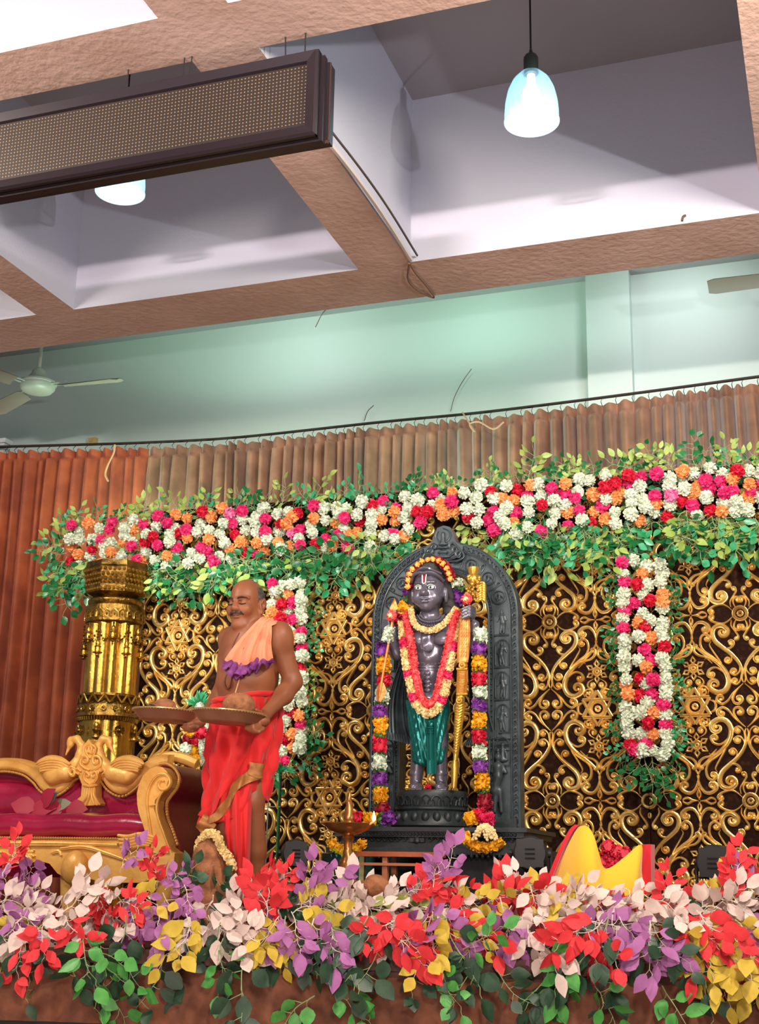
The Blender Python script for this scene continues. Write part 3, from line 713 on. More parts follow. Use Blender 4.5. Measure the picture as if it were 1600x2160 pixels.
for i in range(34):
    y=1210+12*i; sgn=1 if i%2 else -1
    green(1352+14*(y-1190)/400+sgn*30,y,r.choice(['dark','bright','dark']),math.radians(r.uniform(-60,30) if sgn>0 else r.uniform(150,240)),7.06,.55,'beside the right flower strip, '+hh_(y,1200,1620))
for (px,py,a) in ((1362,1600,-90),(1350,1598,-110),(1372,1596,-70),(1385,1620,-60)): green(px,py,'dark',math.radians(a),7.04,.75,'below the right flower strip')
for i in range(20):
    y=1240+19*i; green(628,y,r.choice(['dark','bright','dark','light']),math.radians(r.uniform(-60,35)),7.03,.55,'beside the flower strip behind the man, '+hh_(y,1230,1620))
for (px,py,a) in ((610,1585,-90),(625,1570,-40),(630,1540,-20),(600,1590,-110)): green(px,py,'dark',math.radians(a),7.0,.8,'below the flower strip behind the priest')

r=random.Random(15); x=160
while x<1610:
    if not 850<x<1020: green(x,tl(x)+(bl(x)-tl(x))*r.uniform(.15,.85),r.choice(['dark','light','bright']),math.radians(r.uniform(-180,180)),7.13,.8,'among the border flowers '+zone(x))
    x+=26
# ------------------------------------------------------------------ sofa
M_sg=mat('sofa_gold_paint',rgb(238,186,100),.42,.22,noise=(rgb(220,158,74),12,.35,.7),bump=(45,.35,.006))
M_sr=mat('sofa_maroon_vinyl',rgb(146,16,56),.2,0,noise=(rgb(172,28,72),5,.4,.7),bump=(14,.35,.012),coat=.7)
M_sd=mat('sofa_side_maroon',rgb(120,10,36),.3,0,bump=(10,.2,.01))
M_rope=mat('rope_trim',rgb(190,140,70),.5,.3)
def sofa():
    YF,YK=5.50,6.12
    fp=lambda x,y,Y=YF:(lambda q:(q[0],q[2]))(at(x,y,Y))
    c=at(170,1800,YF); t=thing('carved_sofa','maroon vinyl sofa with carved golden swan frame at the left','sofa',(c[0],5.8,SZ))
    P3=lambda x,y,Y: at(x,y,Y)
    xl=at(-120,1740,YF)[0]; xr=at(312,1740,YF)[0]; 
    # seat cushion with rolled front
    z1=at(150,1716,YF)[2]; z0=at(150,1768,YF)[2]; rr=(z1-z0)/2
    b=MB(); prof=[]
    for k in range(13):
        a=-PI/2+PI*k/12; prof.append((YF+.05-rr*.95*math.cos(a),(z0+z1)/2+rr*math.sin(a)))
    prof=[(YK-.05,z0)]+prof+[(YF+.25,z1+.012),(YK-.1,z1)]
    rows=[]
    for i in range(40):
        X=xl+(xr-xl)*i/39; e=min(i,39-i); s=1 if e>1 else .9+.05*e
        rows.append([(X,y,((z0+z1)/2)+(z-(z0+z1)/2)*s+.004*math.sin(X*21)) for y,z in prof])
    b.grid(rows,True,True); b.obj('seat_cushion',M_sr,t)
    # backrest
    b=MB(); rows=[]; xbl=at(-90,1650,YK)[0]; xbr=at(332,1650,YK)[0]; xc=at(190,1650,YK)[0]
    def crestz(X):
        u=abs(X-xc)*1.0; return at(190,1608,YK)[2]-.02*(1-math.cos(u*8)) 
    for i in range(50):
        X=xbl+(xbr-xbl)*i/49; row=[]
        for k in range(12):
            v=k/11; z=z1-.02+(crestz(X)-z1)*v; bul=.085*math.sin(PI*min(1,v*.9+.12))**.6
            row.append((X,YK-bul-.01*math.cos((X-xc)*9),z))
        row+= [(X,YK+.06,crestz(X)),(X,YK+.08,z1-.3)]
        rows.append(row)
    b.grid(rows,True,True); b.obj('backrest_cushion',M_sr,t)
    # crest rail, ropes
    cr=[(-150,1720),(-100,1672),(-60,1640),(-20,1618),(20,1612),(60,1620),(85,1638),(100,1656),(118,1664),(138,1654),(152,1636),(168,1626)]
    YC=YK-.09
    b=MB(); 
    L=catmull([at(x,y,YC) for x,y in cr],5); 
    def band(L,wd,hh):
        rows=[]
        for i,p in enumerate(L):
            tt=L[min(i+1,len(L)-1)]-L[max(i-1,0)]; tt=_n([tt[0],0,tt[2]]); nn=np.array([-tt[2],0,tt[0]])
            rows.append([p+nn*u*wd+np.array([0,-h*hh,0]) for u,h in ((-1,-.8),(-1,.2),(-.75,.8),(-.3,1),(.2,.85),(.6,1),(.9,.5),(1,-.8))])
        b.grid(rows,True,True)
    band(L,.036,.04)
    mir=lambda P:[(380-x,y) for x,y in P]
    # right half: shifts slightly because of the perspective
    L2=catmull([at(x,y,YC) for x,y in [(212,1626),(228,1636),(242,1654),(262,1664),(280,1654),(298,1636),(318,1618),(338,1606),(360,1606)]],5); band(L2,.036,.04)
    b.obj('crest_rail',M_sg,t)
    b=MB()
    for LL in (L,L2):
        for i in range(len(LL)-1):
            for u in (.33,.83):
                p=LL[i]*(1-u)+LL[i+1]*u; d=_n(LL[i+1]-LL[i]); nn=np.array([d[2],0,-d[0]])
                b.sphere(p+nn*.041+np.array([0,-.028,0]),.0075,6,4)
    b.obj('crest_rope',M_rope,t)
    def swan(s):
        X=lambda x: 190+s*(x-190)
        g=lambda x,y,d=0: at(X(x),y,YC-.045-d)
        b=MB()
        b2=sdf_mb([cap(g(112,1640),g(140,1628),.04,.04,.03),ell(g(116,1628),(.085,.03,.05),.03),cap(g(142,1632),g(160,1612),.04,.026,.03),cap(g(160,1612),g(170,1590),.026,.021,.02),
                   cap(g(170,1590),g(172,1572),.021,.018,.02),cap(g(172,1572),g(163,1559),.018,.017,.02),cap(g(163,1559),g(150,1560),.017,.018,.02),ell(g(149,1567),(.022,.018,.026),.01),cap(g(147,1574),g(139,1592),.012,.005,.008)],.006)
        o=b2.obj('swan',M_sg,t)
        for k in range(5):
            q=[(148-3*k,1612+6*k),(128,1602+5.5*k),(105,1600+5.5*k),(86,1606+5*k),(76-(-5)*k,1612+4.2*k)]
            w=catmull([g(x,y,.04-.004*k) for x,y in q],4); n=len(w)
            b.tube(w,[.006+.012*math.sin(PI*i/(n-1)) for i in range(n)],6)
        b.obj('wing_feathers',M_sg,o)
    swan(1); swan(-1)
    # central palmette and flared tail
    b=MB(); g=lambda x,y,d=0: at(x,y,YC-.05-d)
    poly=[(176,1600),(166,1622),(172,1640),(178,1655),(176,1680),(157,1697),(160,1701),(212,1699),(214,1695),(206,1680),(206,1655),(210,1640),(218,1622),(206,1600),(203,1575),(192,1560),(180,1575)]
    b.prism([(g(x,y)[0],g(x,y)[2]) for x,y in poly],YC-.075,YC-.01); b.obj('centre_palmette',M_sg,t,True,30)
    b=MB()
    def st(P,c=None,w_=.008,tn=.8,Y=YC-.073,h=.014):
        Q=[np.array(fp(x,y,Y)) for x,y in P]
        if c: Q=curl(Q,fp(c[0],c[1],Y),tn)
        stroke(b,Q,w_,w_*.6,h,Y,n=4)
    for s in (1,-1):
        m_=lambda P:[(192+s*(x-192),y) for x,y in P]
        st(m_([(192,1655),(182,1648),(178,1638),(182,1628),(188,1632)]),m_([(186,1636)])[0])
        st(m_([(190,1625),(178,1620),(170,1610),(174,1598),(183,1596)]),m_([(180,1605)])[0],.009)
        st(m_([(172,1628),(164,1622),(160,1628),(168,1634)])); st(m_([(192,1600),(184,1590),(182,1578),(190,1572)]),m_([(188,1582)])[0])
        st(m_([(186,1662),(184,1680),(172,1698)]),w_=.006); st(m_([(190,1662),(189,1680),(183,1698)]),w_=.006)
        st(m_([(160,1622),(150,1618),(146,1628),(154,1636)]),m_([(153,1628)])[0],.01)
    st([(176,1656),(192,1658),(207,1656)],w_=.008); b.obj('palmette_relief',M_sg,t,fix=False)
    # arm front
    out=[(331,1624),(345,1619),(358,1621),(367,1630),(371,1643),(366,1662),(352,1677),(342,1690),(340,1708),(347,1728),(357,1748),(367,1775),(370,1800)]
    inn=[(330,1800),(326,1770),(316,1738),(308,1715),(305,1698),(304,1675),(309,1655),(317,1638)]
    for off,nm in ((0,'arm_front'),(-560,'arm_front')):
        dx=at(0,1700,YF)[0]-at(off,1700,YF)[0]
        pl=[(fp(x,y)[0]-dx*1.0,fp(x,y)[1]) for x,y in out+inn]
        b=MB(); b.prism(pl,YF-.07,YF+.02)
        if off==0:
            st([(322,1790),(318,1750),(312,1710),(311,1680),(318,1655),(332,1636),(350,1633),(360,1646)],(344,1652),.008,.9,YF-.069)
            st([(358,1790),(345,1755),(333,1720),(332,1695),(340,1675),(352,1662)],None,.007,.9,YF-.069)
            st([(316,1700),(330,1697)],None,.005,.9,YF-.069)
        b.obj(nm,M_sg,t,True,30)
    # arm body: maroon roll and outer side
    prof=[(340,1612),(352,1611),(364,1616),(374,1626),(380,1642),(375,1662),(362,1680),(354,1695),(356,1725),(366,1750),(376,1780),(380,1860)]
    inr=[(322,1860),(318,1770),(308,1720),(305,1690),(309,1650),(322,1625)]
    b=MB(); pl=[fp(x,y) for x,y in catmull([(a,c_) for a,c_ in prof],3)]+[fp(x,y) for x,y in inr]
    rows=[[(x,Y,z) for x,z in pl] for Y in (YF+.02,YF+.2,YF+.4,YK-.05,YK+.02)]
    b.grid(rows,True,True); b.obj('arm_panel',M_sd,t)
    b=MB(); pts=[np.array([fp(x,y)[0],YF-.01,fp(x,y)[1]]) for x,y in catmull([(a,c_) for a,c_ in prof[:11]],5)]
    for p in pts: b.sphere(p,.009,6,4)
    pts=[np.array([fp(x,y)[0],YF-.02,fp(x,y)[1]]) for x,y in catmull(inn[::-1],5)]
    for p in pts: b.sphere(p,.008,6,4)
    b.obj('arm_rope',M_rope,t)
    # back frame top seen behind the arm
    b=MB(); b.tube(catmull([at(330,1606,YK-.02),at(355,1597,YK),at(385,1600,YK+.02),at(415,1612,YK+.03)],4),.03,8); b.obj('rear_crest',M_sg,t)
    # apron with carving
    ap=[(-140,1772),(345,1772),(375,1800),(370,1845),(300,1862),(230,1862),(180,1850),(148,1853),(128,1842),(112,1822),(88,1815),(62,1826),(30,1818),(8,1812),(-30,1820),(-80,1840),(-140,1845)]
    b=MB(); b.prism([fp(x,y,YF-.03) for x,y in ap],YF-.06,YF+.03)
    Ya=YF-.06
    st([(-100,1778),(0,1779),(120,1779),(250,1782)],None,.014,.8,Ya,.02)
    st([(130,1790),(180,1786),(230,1800),(270,1815)],None,.012,.8,Ya,.02)
    for cx in (55,60): 
        for k in range(8):
            a=k*PI/4; st([(cx,1803),(cx+9*math.cos(a),1803+9*math.sin(a)),(cx+15*math.cos(a+.3),1803+15*math.sin(a+.3))],None,.009,.8,Ya,.016)
    st([(0,1795),(20,1805),(40,1800),(45,1790)],(35,1795),.008,.8,Ya); st([(110,1800),(125,1795),(130,1805)],None,.01,.8,Ya)
    for k in range(5): st([(330-3*k,1768+4*k),(300,1760+6*k),(272,1765+6.5*k),(250+2*k,1762+9*k)],None,.012,.8,Ya-.01,.02)
    b.obj('carved_apron',M_sg,t,True,30,fix=False)
    b=MB(); q=at(150,1845,YF-.1); b.sphere((q[0],q[1]+.03,q[2]+.03),(.07,.05,.08),14,10); b.obj('carved_knee',M_sg,t)
    b=MB()
    for i in range(90): 
        p=np.array([xl+(xr-xl)*i/89,YF-.065,at(150,1769,YF)[2]]); b.sphere(p,.007,5,4)
    b.obj('apron_rope',M_rope,t)
    for x,Y in ((148,YF),(350,YF),(360,YK),(-150,YK)):
        q=at(x,1850,Y); b=MB(); b.lathe((q[0],q[1]+.02,SZ),[(.035,0),(.04,.03),(.025,.07),(.05,.2),(.06,q[2]-SZ+.03)],16); b.obj('leg',M_sg,t)
    b=MB(); b.box((xl,YF+.02,at(150,1800,YF)[2]),(fp(350,1800)[0],YK,z0)); b.obj('seat_base',M_sd,t,False)
    # cloth and leaves thrown on the seat
sofa()
b=MB()
for k,(x,y,a) in enumerate(((95,1700,20),(105,1708,-10),(85,1706,60),(112,1704,120))):
    leaf(b,at(x,y,5.62),[math.cos(a),-.2,math.sin(a)*.4],[0,-1,.4],.11,.07)
top(b,'fallen_leaves',mat('dull_green_petal',rgb(120,120,96),.6),'dull green leaves lying on the maroon sofa seat','leaves')
b=MB()
for k,(x,y,a,L_) in enumerate(((60,1712,.4,.16),(75,1706,2.6,.14),(140,1708,.2,.12),(88,1700,1.2,.12),(130,1712,2.9,.1))):
    leaf(b,at(x,y,5.6),[math.cos(a),-.2,math.sin(a)*.4],[0,-1,.4],L_,.1)
top(b,'fabric_scraps',mat('rose_fabric',rgb(150,20,50),.6),'rose red fabric petals lying on the maroon sofa seat','petals')
# ------------------------------------------------------------------ statue arch
M_stone=mat('statue_dark_grey',rgb(72,86,90),.40,.2,noise=(rgb(52,62,66),14,.35,.7),bump=(70,.2,.003),coat=.1)
M_stone2=mat('statue_base_grey',rgb(46,56,58),.45,.1,noise=(rgb(32,40,42),12,.35,.7),bump=(60,.3,.004))
YH=6.46
h2=lambda x,y:np.array((lambda q:(q[0],q[2]))(at(x,y,YH)))
def arch():
    xl_,zb=h2(776,1745); xr_,_=h2(1100,1745); cx=(xl_+xr_)/2; Ro=(xr_-xl_)/2-.005; zs=h2(930,1150)[1]-Ro; zb=h2(930,1752)[1]
    Ri=Ro-.165
    t=thing('statue_arch','tall dark grey carved arch standing behind the statue','arch',(cx,YH,zb))
    def path(R): return [(cx-R,zb)]+[(cx-R,zb+(zs-zb)*i/10) for i in range(1,10)]+[(cx-R*math.cos(PI*i/32),zs+R*1.03*math.sin(PI*i/32)) for i in range(33)]+[(cx+R,zb+(zs-zb)*i/10) for i in range(9,0,-1)]+[(cx+R,zb)]
    b=MB(); O=path(Ro); I=path(Ri); rows=[]
    for o,i_ in zip(O,I): rows.append([(o[0],YH,o[1]),(o[0],YH+.09,o[1]),(i_[0],YH+.09,i_[1]),(i_[0],YH,i_[1])])
    b.grid(rows,True,True); b.obj('arch_slab',M_stone,t,True,30)
    b=MB()
    for R,w_ in ((Ro-.004,.008),(Ro-.042,.006),(Ri+.03,.005),(Ri+.008,.008)): stroke(b,path(R),w_,w_,.014,YH,n=1)
    b.obj('raised_borders',M_stone,t,fix=False)
    b=MB()   # scroll scales along the rim
    P=catmull(path(Ro-.022),6); dist=0; last=P[0]
    for i in range(1,len(P)-1):
        dist+=np.linalg.norm(P[i]-last); last=P[i]
        if dist>.026:
            dist=0; tt=_n(P[i+1]-P[i-1]); 
            if P[i][0]>cx: tt=-tt
            nn=np.array([-tt[1],tt[0]])
            if P[i][0]>cx: nn=-nn
            stroke(b,curl([P[i]-tt*.016+nn*-.016,P[i]-tt*.004+nn*-.004,P[i]+tt*.004+nn*.010,P[i]+tt*.016+nn*.004],P[i]+tt*.006,.7),.0045,.003,.012,YH,n=2)
    b.obj('rim_scrolls',M_stone,t,fix=False)
    b=MB()
    P=catmull(path(Ri+.019),8); dist=0; last=P[0]
    for q in P:
        dist+=np.linalg.norm(q-last); last=q
        if dist>.014: dist=0; b.sphere((q[0],YH-.004,q[1]),.0055,6,4)
    b.obj('bead_row',M_stone,t)
    b=MB(); Rm=(Ro-.042+Ri+.03)/2
    for s in (-1,1):
        for k,a in enumerate((18,40,62)):
            a=math.radians(a); c_=np.array([cx+s*Rm*math.cos(a),zs+Rm*math.sin(a)]); 
            stroke(b,[c_+.034*np.array([math.cos(q),math.sin(q)]) for q in np.linspace(0,2*PI,17)[:-1]],.0045,.0045,.012,YH,True)
            stroke(b,curl([c_+np.array([s*.034,-.02]),c_+np.array([s*.02,0]),c_+np.array([0,.018])],c_,.9),.005,.003,.012,YH,n=2)
            stroke(b,[c_+np.array([-.01,-.018]),c_+np.array([.004,.004]),c_+np.array([-.004,.02])],.007,.004,.016,YH,n=3)
            c2=np.array([cx+s*Rm*math.cos(a+.19),zs+Rm*math.sin(a+.19)]); rad=_n(c2-[cx,zs])
            stroke(b,curl([c2-rad*.045,c2-rad*.01+np.array([.01*s,0]),c2+rad*.04],c2+rad*.022,.6),.005,.003,.01,YH,n=3)
    b.obj('medallions',M_stone,t,fix=False)
    # niche figures down both sides
    for s in (-1,1):
        for k in range(6):
            zc=zs-.03-.17*k*.98; xc_=cx+s*Rm
            if zc<zb+.3: continue
            b=MB(); 
            if k: stroke(b,[(xc_-.036,zc-.065),(xc_-.036,zc+.03),(xc_-.02,zc+.06),(xc_,zc+.068),(xc_+.02,zc+.06),(xc_+.036,zc+.03),(xc_+.036,zc-.065)],.004,.004,.01,YH,n=3)
            stroke(b,[(xc_-.042,zc-.074),(xc_+.042,zc-.074)],.005,.005,.012,YH,n=1)
            fr=b.obj('niche_frame',M_stone,t,fix=False)
            y=YH-.004; lean=.006*(-1)**k
            if k==4: pr=[ell((xc_,y,zc-.045),(.03,.012,.012),.01),cap((xc_,y,zc-.04),(xc_,y,zc+.01),.014,.012,.01),ell((xc_,y,zc+.03),(.011,.011,.013),.004),cap((xc_-.014,y,zc+.008),(xc_-.024,y,zc-.03),.005,.004,.005),cap((xc_+.014,y,zc+.008),(xc_+.024,y,zc-.03),.005,.004,.005)]
            else: pr=[cap((xc_-.008,y,zc-.064),(xc_-.006+lean,y,zc-.01),.006,.009,.006),cap((xc_+.010,y,zc-.064),(xc_+.006+lean,y,zc-.01),.006,.009,.006),cap((xc_+lean,y,zc-.008),(xc_,y,zc+.022),.012,.013,.008),ell((xc_,y,zc+.043),(.010,.010,.012),.004),ell((xc_,y,zc+.056),(.006,.008,.008),.004),
                     cap((xc_-.013,y,zc+.024),(xc_-.026,y,zc-.002),.005,.004,.004),cap((xc_+.013,y,zc+.024),(xc_+.024,y,zc+.004),.005,.004,.004),cap((xc_+.024,y,zc+.004),(xc_+.018,y,zc+.03),.004,.004,.003)]
            sdf_mb(pr,.0035).obj('niche_figure',M_stone,t)
    # lower standing attendants
    for px in (1052,812):
        g=lambda x,y:(h2(px+x,y)[0],YH-.02,h2(px+x,y)[1])
        pr=[cap(g(-7,1712),g(-5,1668),.010,.014,.01),cap(g(7,1712),g(4,1668),.010,.014,.01),cap(g(-7,1668),g(0,1640),.02,.024,.015),cap(g(0,1640),g(0,1618),.02,.026,.015),ell(g(0,1598),(.017,.018,.022),.008),ell(g(0,1584),(.010,.012,.014),.006),
            cap(g(-9,1614),g(-13,1628),.009,.008,.006),cap(g(-13,1628),g(0,1622),.008,.006,.005),cap(g(9,1614),g(16,1630),.009,.008,.006),cap(g(16,1630),g(4,1622),.008,.006,.005)]
        sdf_mb(pr,.005).obj('attendant_relief',M_stone,t)
        c_=h2(px,1596); b=MB(); stroke(b,[c_+.04*np.array([math.cos(q),math.sin(q)]) for q in np.linspace(-.3,PI+.3,14)],.006,.006,.012,YH,n=1); b.obj('attendant_halo',M_stone,t,fix=False)
    b=MB()
    for px in (1052,812):
        x0,z0=h2(px-24,1752); x1,z1=h2(px+42 if px>900 else px+30,1730); b.box((cx+(-1 if px<900 else 1)*Rm-.075,YH-.035,zb),(cx+(-1 if px<900 else 1)*Rm+.075,YH+.01,h2(px,1728)[1]))
        for y in (1560,1572,1584,1575): 
            xx,zz=h2(px,y); stroke(b,[(cx+(-1 if px<900 else 1)*Rm-.06,zz),(cx+(-1 if px<900 else 1)*Rm+.06,zz)],.004,.004,.01,YH,n=1)
    b.obj('side_blocks',M_stone2,t,True,30,fix=False)
    # crowning crest
    b=MB(); top_=h2(932,1112)[1]; mid=h2(932,1165)[1]
    pl=[(cx-.10,mid-.03),(cx-.11,mid+.02),(cx-.07,mid+.045),(cx-.055,mid+.085),(cx-.035,top_-.01),(cx,top_),(cx+.035,top_-.01),(cx+.055,mid+.085),(cx+.07,mid+.045),(cx+.11,mid+.02),(cx+.10,mid-.03),(cx,mid-.06)]
    b.prism(pl,YH-.03,YH+.06)
    for s in (-1,1):
        for q in range(3):
            c_=(cx+s*(.05+.02*q),mid+.02-.025*q); stroke(b,curl([(cx+s*.02,mid-.04-.01*q),(cx+s*(.04+.02*q),mid-.03-.015*q),(cx+s*(.075+.02*q),mid+.0-.02*q),(cx+s*(.06+.02*q),mid+.035-.022*q)],c_,.8),.008,.004,.016,YH-.03,n=3)
    stroke(b,[(cx-.03,top_-.03),(cx-.04,top_-.06),(cx-.02,top_-.09),(cx+.02,top_-.09),(cx+.04,top_-.06),(cx+.03,top_-.03),(cx,top_-.015)],.005,.005,.01,YH-.03,n=3)
    b.obj('crest',M_stone,t,True,30,fix=False)
    g=lambda x,z:(cx+x,YH-.035,top_+z)
    sdf_mb([ell(g(0,-.05),(.011,.012,.014),.004),cap(g(0,-.065),g(0,-.095),.011,.014,.006),ell(g(0,-.105),(.028,.014,.01),.006),ell(g(0,-.125),(.035,.016,.008),.004),ell(g(0,-.15),(.03,.018,.012),.01),ell(g(0,-.175),(.045,.018,.012),.008)],.0035).obj('crest_figure',M_stone,t)
arch()
# ------------------------------------------------------------------ plinth and stand
def plinth():
    x0=at(693,1770,5.98)[0]; x1=at(1138,1770,6.25)[0]; zt=at(900,1745,6.0)[2]; zb=at(900,1802,6.0)[2]
    t=thing('statue_plinth','wide dark grey carved plinth carrying the statue and its arch','plinth',((x0+x1)/2,6.3,zb))
    b=MB()
    for f,za,zb_ in ((0,zt-.02,zt),(.02,zt-.045,zt-.02),(.045,zb+.05,zt-.045),(.02,zb+.03,zb+.05),(-.01,zb,zb+.03)):
        b.box((x0+f,5.98+f,za),(x1-f,6.62,zb_))
    b.obj('plinth_block',M_stone2,t,False)
    b=MB(); yy=5.98+.045; n=26
    for k in range(n):
        x=x0+.08+(x1-x0-.16)*k/(n-1)
        if abs(k-11)<1.5: continue
        stroke(b,[(x-.012,zt-.055),(x-.012,zb+.075),(x,zb+.06),(x+.012,zb+.075),(x+.012,zt-.055)],.004,.004,.012,yy,n=2)
    for k in range(50): b.sphere((x0+.06+(x1-x0-.12)*k/49,5.998,zt-.033),.008,6,4)
    xx=x0+.08+(x1-x0-.16)*11/(n-1); b.box((xx-.035,yy-.02,zb+.055),(xx+.035,yy,zt-.05)); b.sphere((xx,yy-.02,(zb+zt)/2),.018,8,5)
    for k in range(36): b.lathe((x0+.02+(x1-x0-.04)*k/35,5.975,zb-.02),[(.002,0),(.010,.012),(.008,.03)],6)
    b.obj('plinth_carving',M_stone2,t,True,30,fix=False)
    return x0,x1,zt,zb
PX0,PX1,PZT,PZB=plinth()
b=MB(); b.box((PX0-.04,6.0,SZ),(PX1+.08,6.65,PZB-.001)); top(b,'covered_table',mat('black_table_cloth',rgb(26,26,30),.8,bump=(12,.3,.02)),'black cloth covered table under the statue plinth','table',smooth=False)
# red-brown wooden stool under the plinth front
def stool():
    M=mat('stool_wood',rgb(150,70,38),.5,noise=(rgb(190,104,62),8,.35,.7)); M2=mat('stool_edge_wood',rgb(190,120,84),.5)
    zt=at(830,1797,5.85)[2]; x0=at(742,1800,5.85)[0]; x1=at(925,1800,5.85)[0]
    t=thing('wooden_stool','low reddish wooden stool with rails in front of the plinth','stool',((x0+x1)/2,5.9,SZ))
    b=MB(); b.box((x0,5.78,zt-.022),(x1,5.965,zt)); b.obj('seat_board',M,t,False)
    for z in (zt-.05,zt-.13,zt-.19): 
        b=MB(); b.box((x0+.0,5.785,z-.012),(x1-.01,5.80,z)); b.obj('rail',M2,t,False)
    for x in (x0+.02,x0+.18,x1-.02):
        for y in (5.81,5.94): b=MB(); b.box((x-.012,y-.012,SZ),(x+.012,y+.012,zt-.022)); b.obj('leg',M2,t,False)
stool()
# ------------------------------------------------------------------ statue figure
M_fig=mat('statue_polished_grey',rgb(112,110,124),.28,.4,bump=(80,.08,.002),coat=.3)
M_figd=mat('statue_dull_grey',rgb(48,46,46),.6,.1)
M_dhoti=mat('statue_dhoti_teal_lit',rgb(30,118,112),.26,.55,bump=(40,.1,.003))  # teal LED light falling on the dhoti is put into this colour
M_tw=mat('tilak_white',rgb(240,238,235),.6); M_tr=mat('tilak_red',rgb(170,20,40),.6); M_eye=mat('statue_eye_white',rgb(214,228,222),.4)
YS=6.24
S=lambda x,y,d=0: at(x,y,YS+d)
def statue():
    foot=S(905,1668); zb=PZT
    t=thing('deity_statue','dark polished standing deity statue holding a bow and arrow under the arch','statue',(foot[0],YS,zb))
    # facing basis for the head, slightly to the viewer's left
    f=_n([.02,-1,-.06]); rr_=_n(np.cross(f,[0,0,1])); up=np.cross(rr_,f); Q=np.array([rr_,f,up])
    hc=S(905,1247); H=lambda a,b_,c_: hc+rr_*a+f*b_+up*c_
    pr=[ell(H(0,-.01,.03),(.082,.095,.088),.02,Q),ell(H(0,.02,-.03),(.074,.075,.078),.03,Q),ell(H(0,.055,-.085),(.034,.032,.026),.02,Q),
        ell(H(.042,.055,-.045),(.03,.03,.032),.02,Q),ell(H(-.042,.055,-.045),(.03,.03,.032),.02,Q),
        cap(H(0,.088,.02),H(0,.108,-.022),.008,.015,.012),ell(H(.013,.098,-.028),(.01,.012,.009),.006,Q),ell(H(-.013,.098,-.028),(.01,.012,.009),.006,Q),
        ell(H(.033,.082,.008),(.024,.015,.014),.004,Q,-1),ell(H(-.033,.082,.008),(.024,.015,.014),.004,Q,-1),
        cap(H(-.05,.072,.035),H(-.014,.092,.032),.006,.007,.006),cap(H(.05,.072,.035),H(.014,.092,.032),.006,.007,.006),
        ell(H(0,.09,-.052),(.027,.012,.007),.003,Q),ell(H(0,.088,-.066),(.023,.013,.0085),.003,Q),cap(H(-.026,.09,-.058),H(.026,.09,-.058),.003,.003,.002,-1),
        ell(H(.088,-.005,-.02),(.012,.018,.045),.006,Q),ell(H(-.088,-.005,-.02),(.012,.018,.045),.006,Q),
        cap(H(0,-.01,-.08),S(908,1312,.02),.046,.05,.02)]
    pr+=[ell(S(906,1345,.01),(.125,.078,.075),.03),ell(S(903,1385),(.095,.07,.08),.04),ell(S(901,1425),(.075,.06,.075),.03),ell(S(903,1475),(.10,.075,.075),.03),
         cap(S(885,1322,.01),S(862,1338),.045,.047,.03),cap(S(928,1320,.01),S(965,1332),.045,.047,.03),
         ell(S(880,1348,-.062),(.045,.02,.035),.02),ell(S(932,1346,-.062),(.045,.02,.035),.02),ell(S(903,1388,-.05),(.03,.02,.02),.02),
         # right arm (viewer left): upper arm, elbow, forearm raised forward, hand
         cap(S(860,1338),S(838,1378,-.02),.042,.036,.02),cap(S(838,1378,-.02),S(818,1338,-.09),.034,.024,.015),ell(S(814,1320,-.10),(.026,.017,.03),.012),
         # left arm
         cap(S(966,1332),S(996,1362,-.02),.042,.036,.02),cap(S(996,1362,-.02),S(1001,1318,-.07),.036,.024,.015),ell(S(993,1296,-.085),(.027,.02,.03),.012)]
    for k in range(4):   # fingers folded over bow and arrow
        a=S(1000-1*k,1284+5.5*k,-.09); m_=S(990,1279+6.5*k,-.168); e=S(975,1285+6.5*k,-.162); pr+=[cap(a,m_,.0095,.009,.004),cap(m_,e,.009,.0075,.003)]
        a=S(808,1310+5*k,-.10); m_=S(820,1308+5*k,-.135); e=S(829,1312+5*k,-.118); pr+=[cap(a,m_,.0075,.007,.004),cap(m_,e,.007,.006,.003)]
    pr+=[cap(S(992,1305,-.10),S(978,1308,-.12),.010,.007,.005),cap(S(816,1330,-.11),S(828,1326,-.125),.009,.007,.004)]
    # legs
    for s,kx,fx in ((-1,885,877),(1,925,930)):
        pr+=[cap(S(903+s*18,1490),S(kx,1570,-.01),.062,.045,.02),cap(S(kx,1570,-.01),S(fx,1648),.043,.03,.02),ell(S(fx,1632,.0),(.036,.036,.018),.006),
             ell(S(fx,1660,-.04),(.034,.07,.022),.015)]
        for q in range(5): pr.append(cap(S(fx-9+4.6*q,1663,-.09),S(fx-9+4.6*q,1666,-.115+.003*q),.009,.007,.003))
    sdf_mb(pr,.0042).obj('body',M_fig,t,True,180)
    # hair: topknot, wavy side locks
    pr=[ell(H(0,-.03,.06),(.095,.09,.075),.02,Q),ell(H(0,-.01,.125),(.055,.05,.05),.02,Q),ell(H(0,.0,.165),(.034,.03,.03),.012,Q)]
    for s in (-1,1):
        for k in range(5): pr+=[cap(H(s*(.085+.006*k),-.01-.012*k,.05-.03*k),H(s*(.10+.012*k),-.03-.01*k,-.0-.035*k),.022,.018,.006)]
        for k in range(4): pr.append(cap(H(s*(.06+.018*k),-.05,-.03-.02*k),H(s*(.09+.022*k),-.05,-.11-.015*k),.03,.018,.01))
    pr+=[ell(H(0,.075,.01),(.072,.07,.085),.006,Q,-1)]
    sdf_mb(pr,.0045).obj('hair',M_figd,t,True,180)
    b=MB(); 
    b.tube(catmull([H(-.085,.03,.045),H(-.06,.078,.072),H(-.025,.095,.083),H(0,.1,.078),H(.025,.095,.083),H(.06,.078,.072),H(.085,.03,.045)],4),.0075,6)
    b.tube(catmull([H(-.075,.04,.08),H(-.03,.085,.10),H(0,.09,.108),H(.03,.085,.10),H(.075,.04,.08)],4),.007,6)
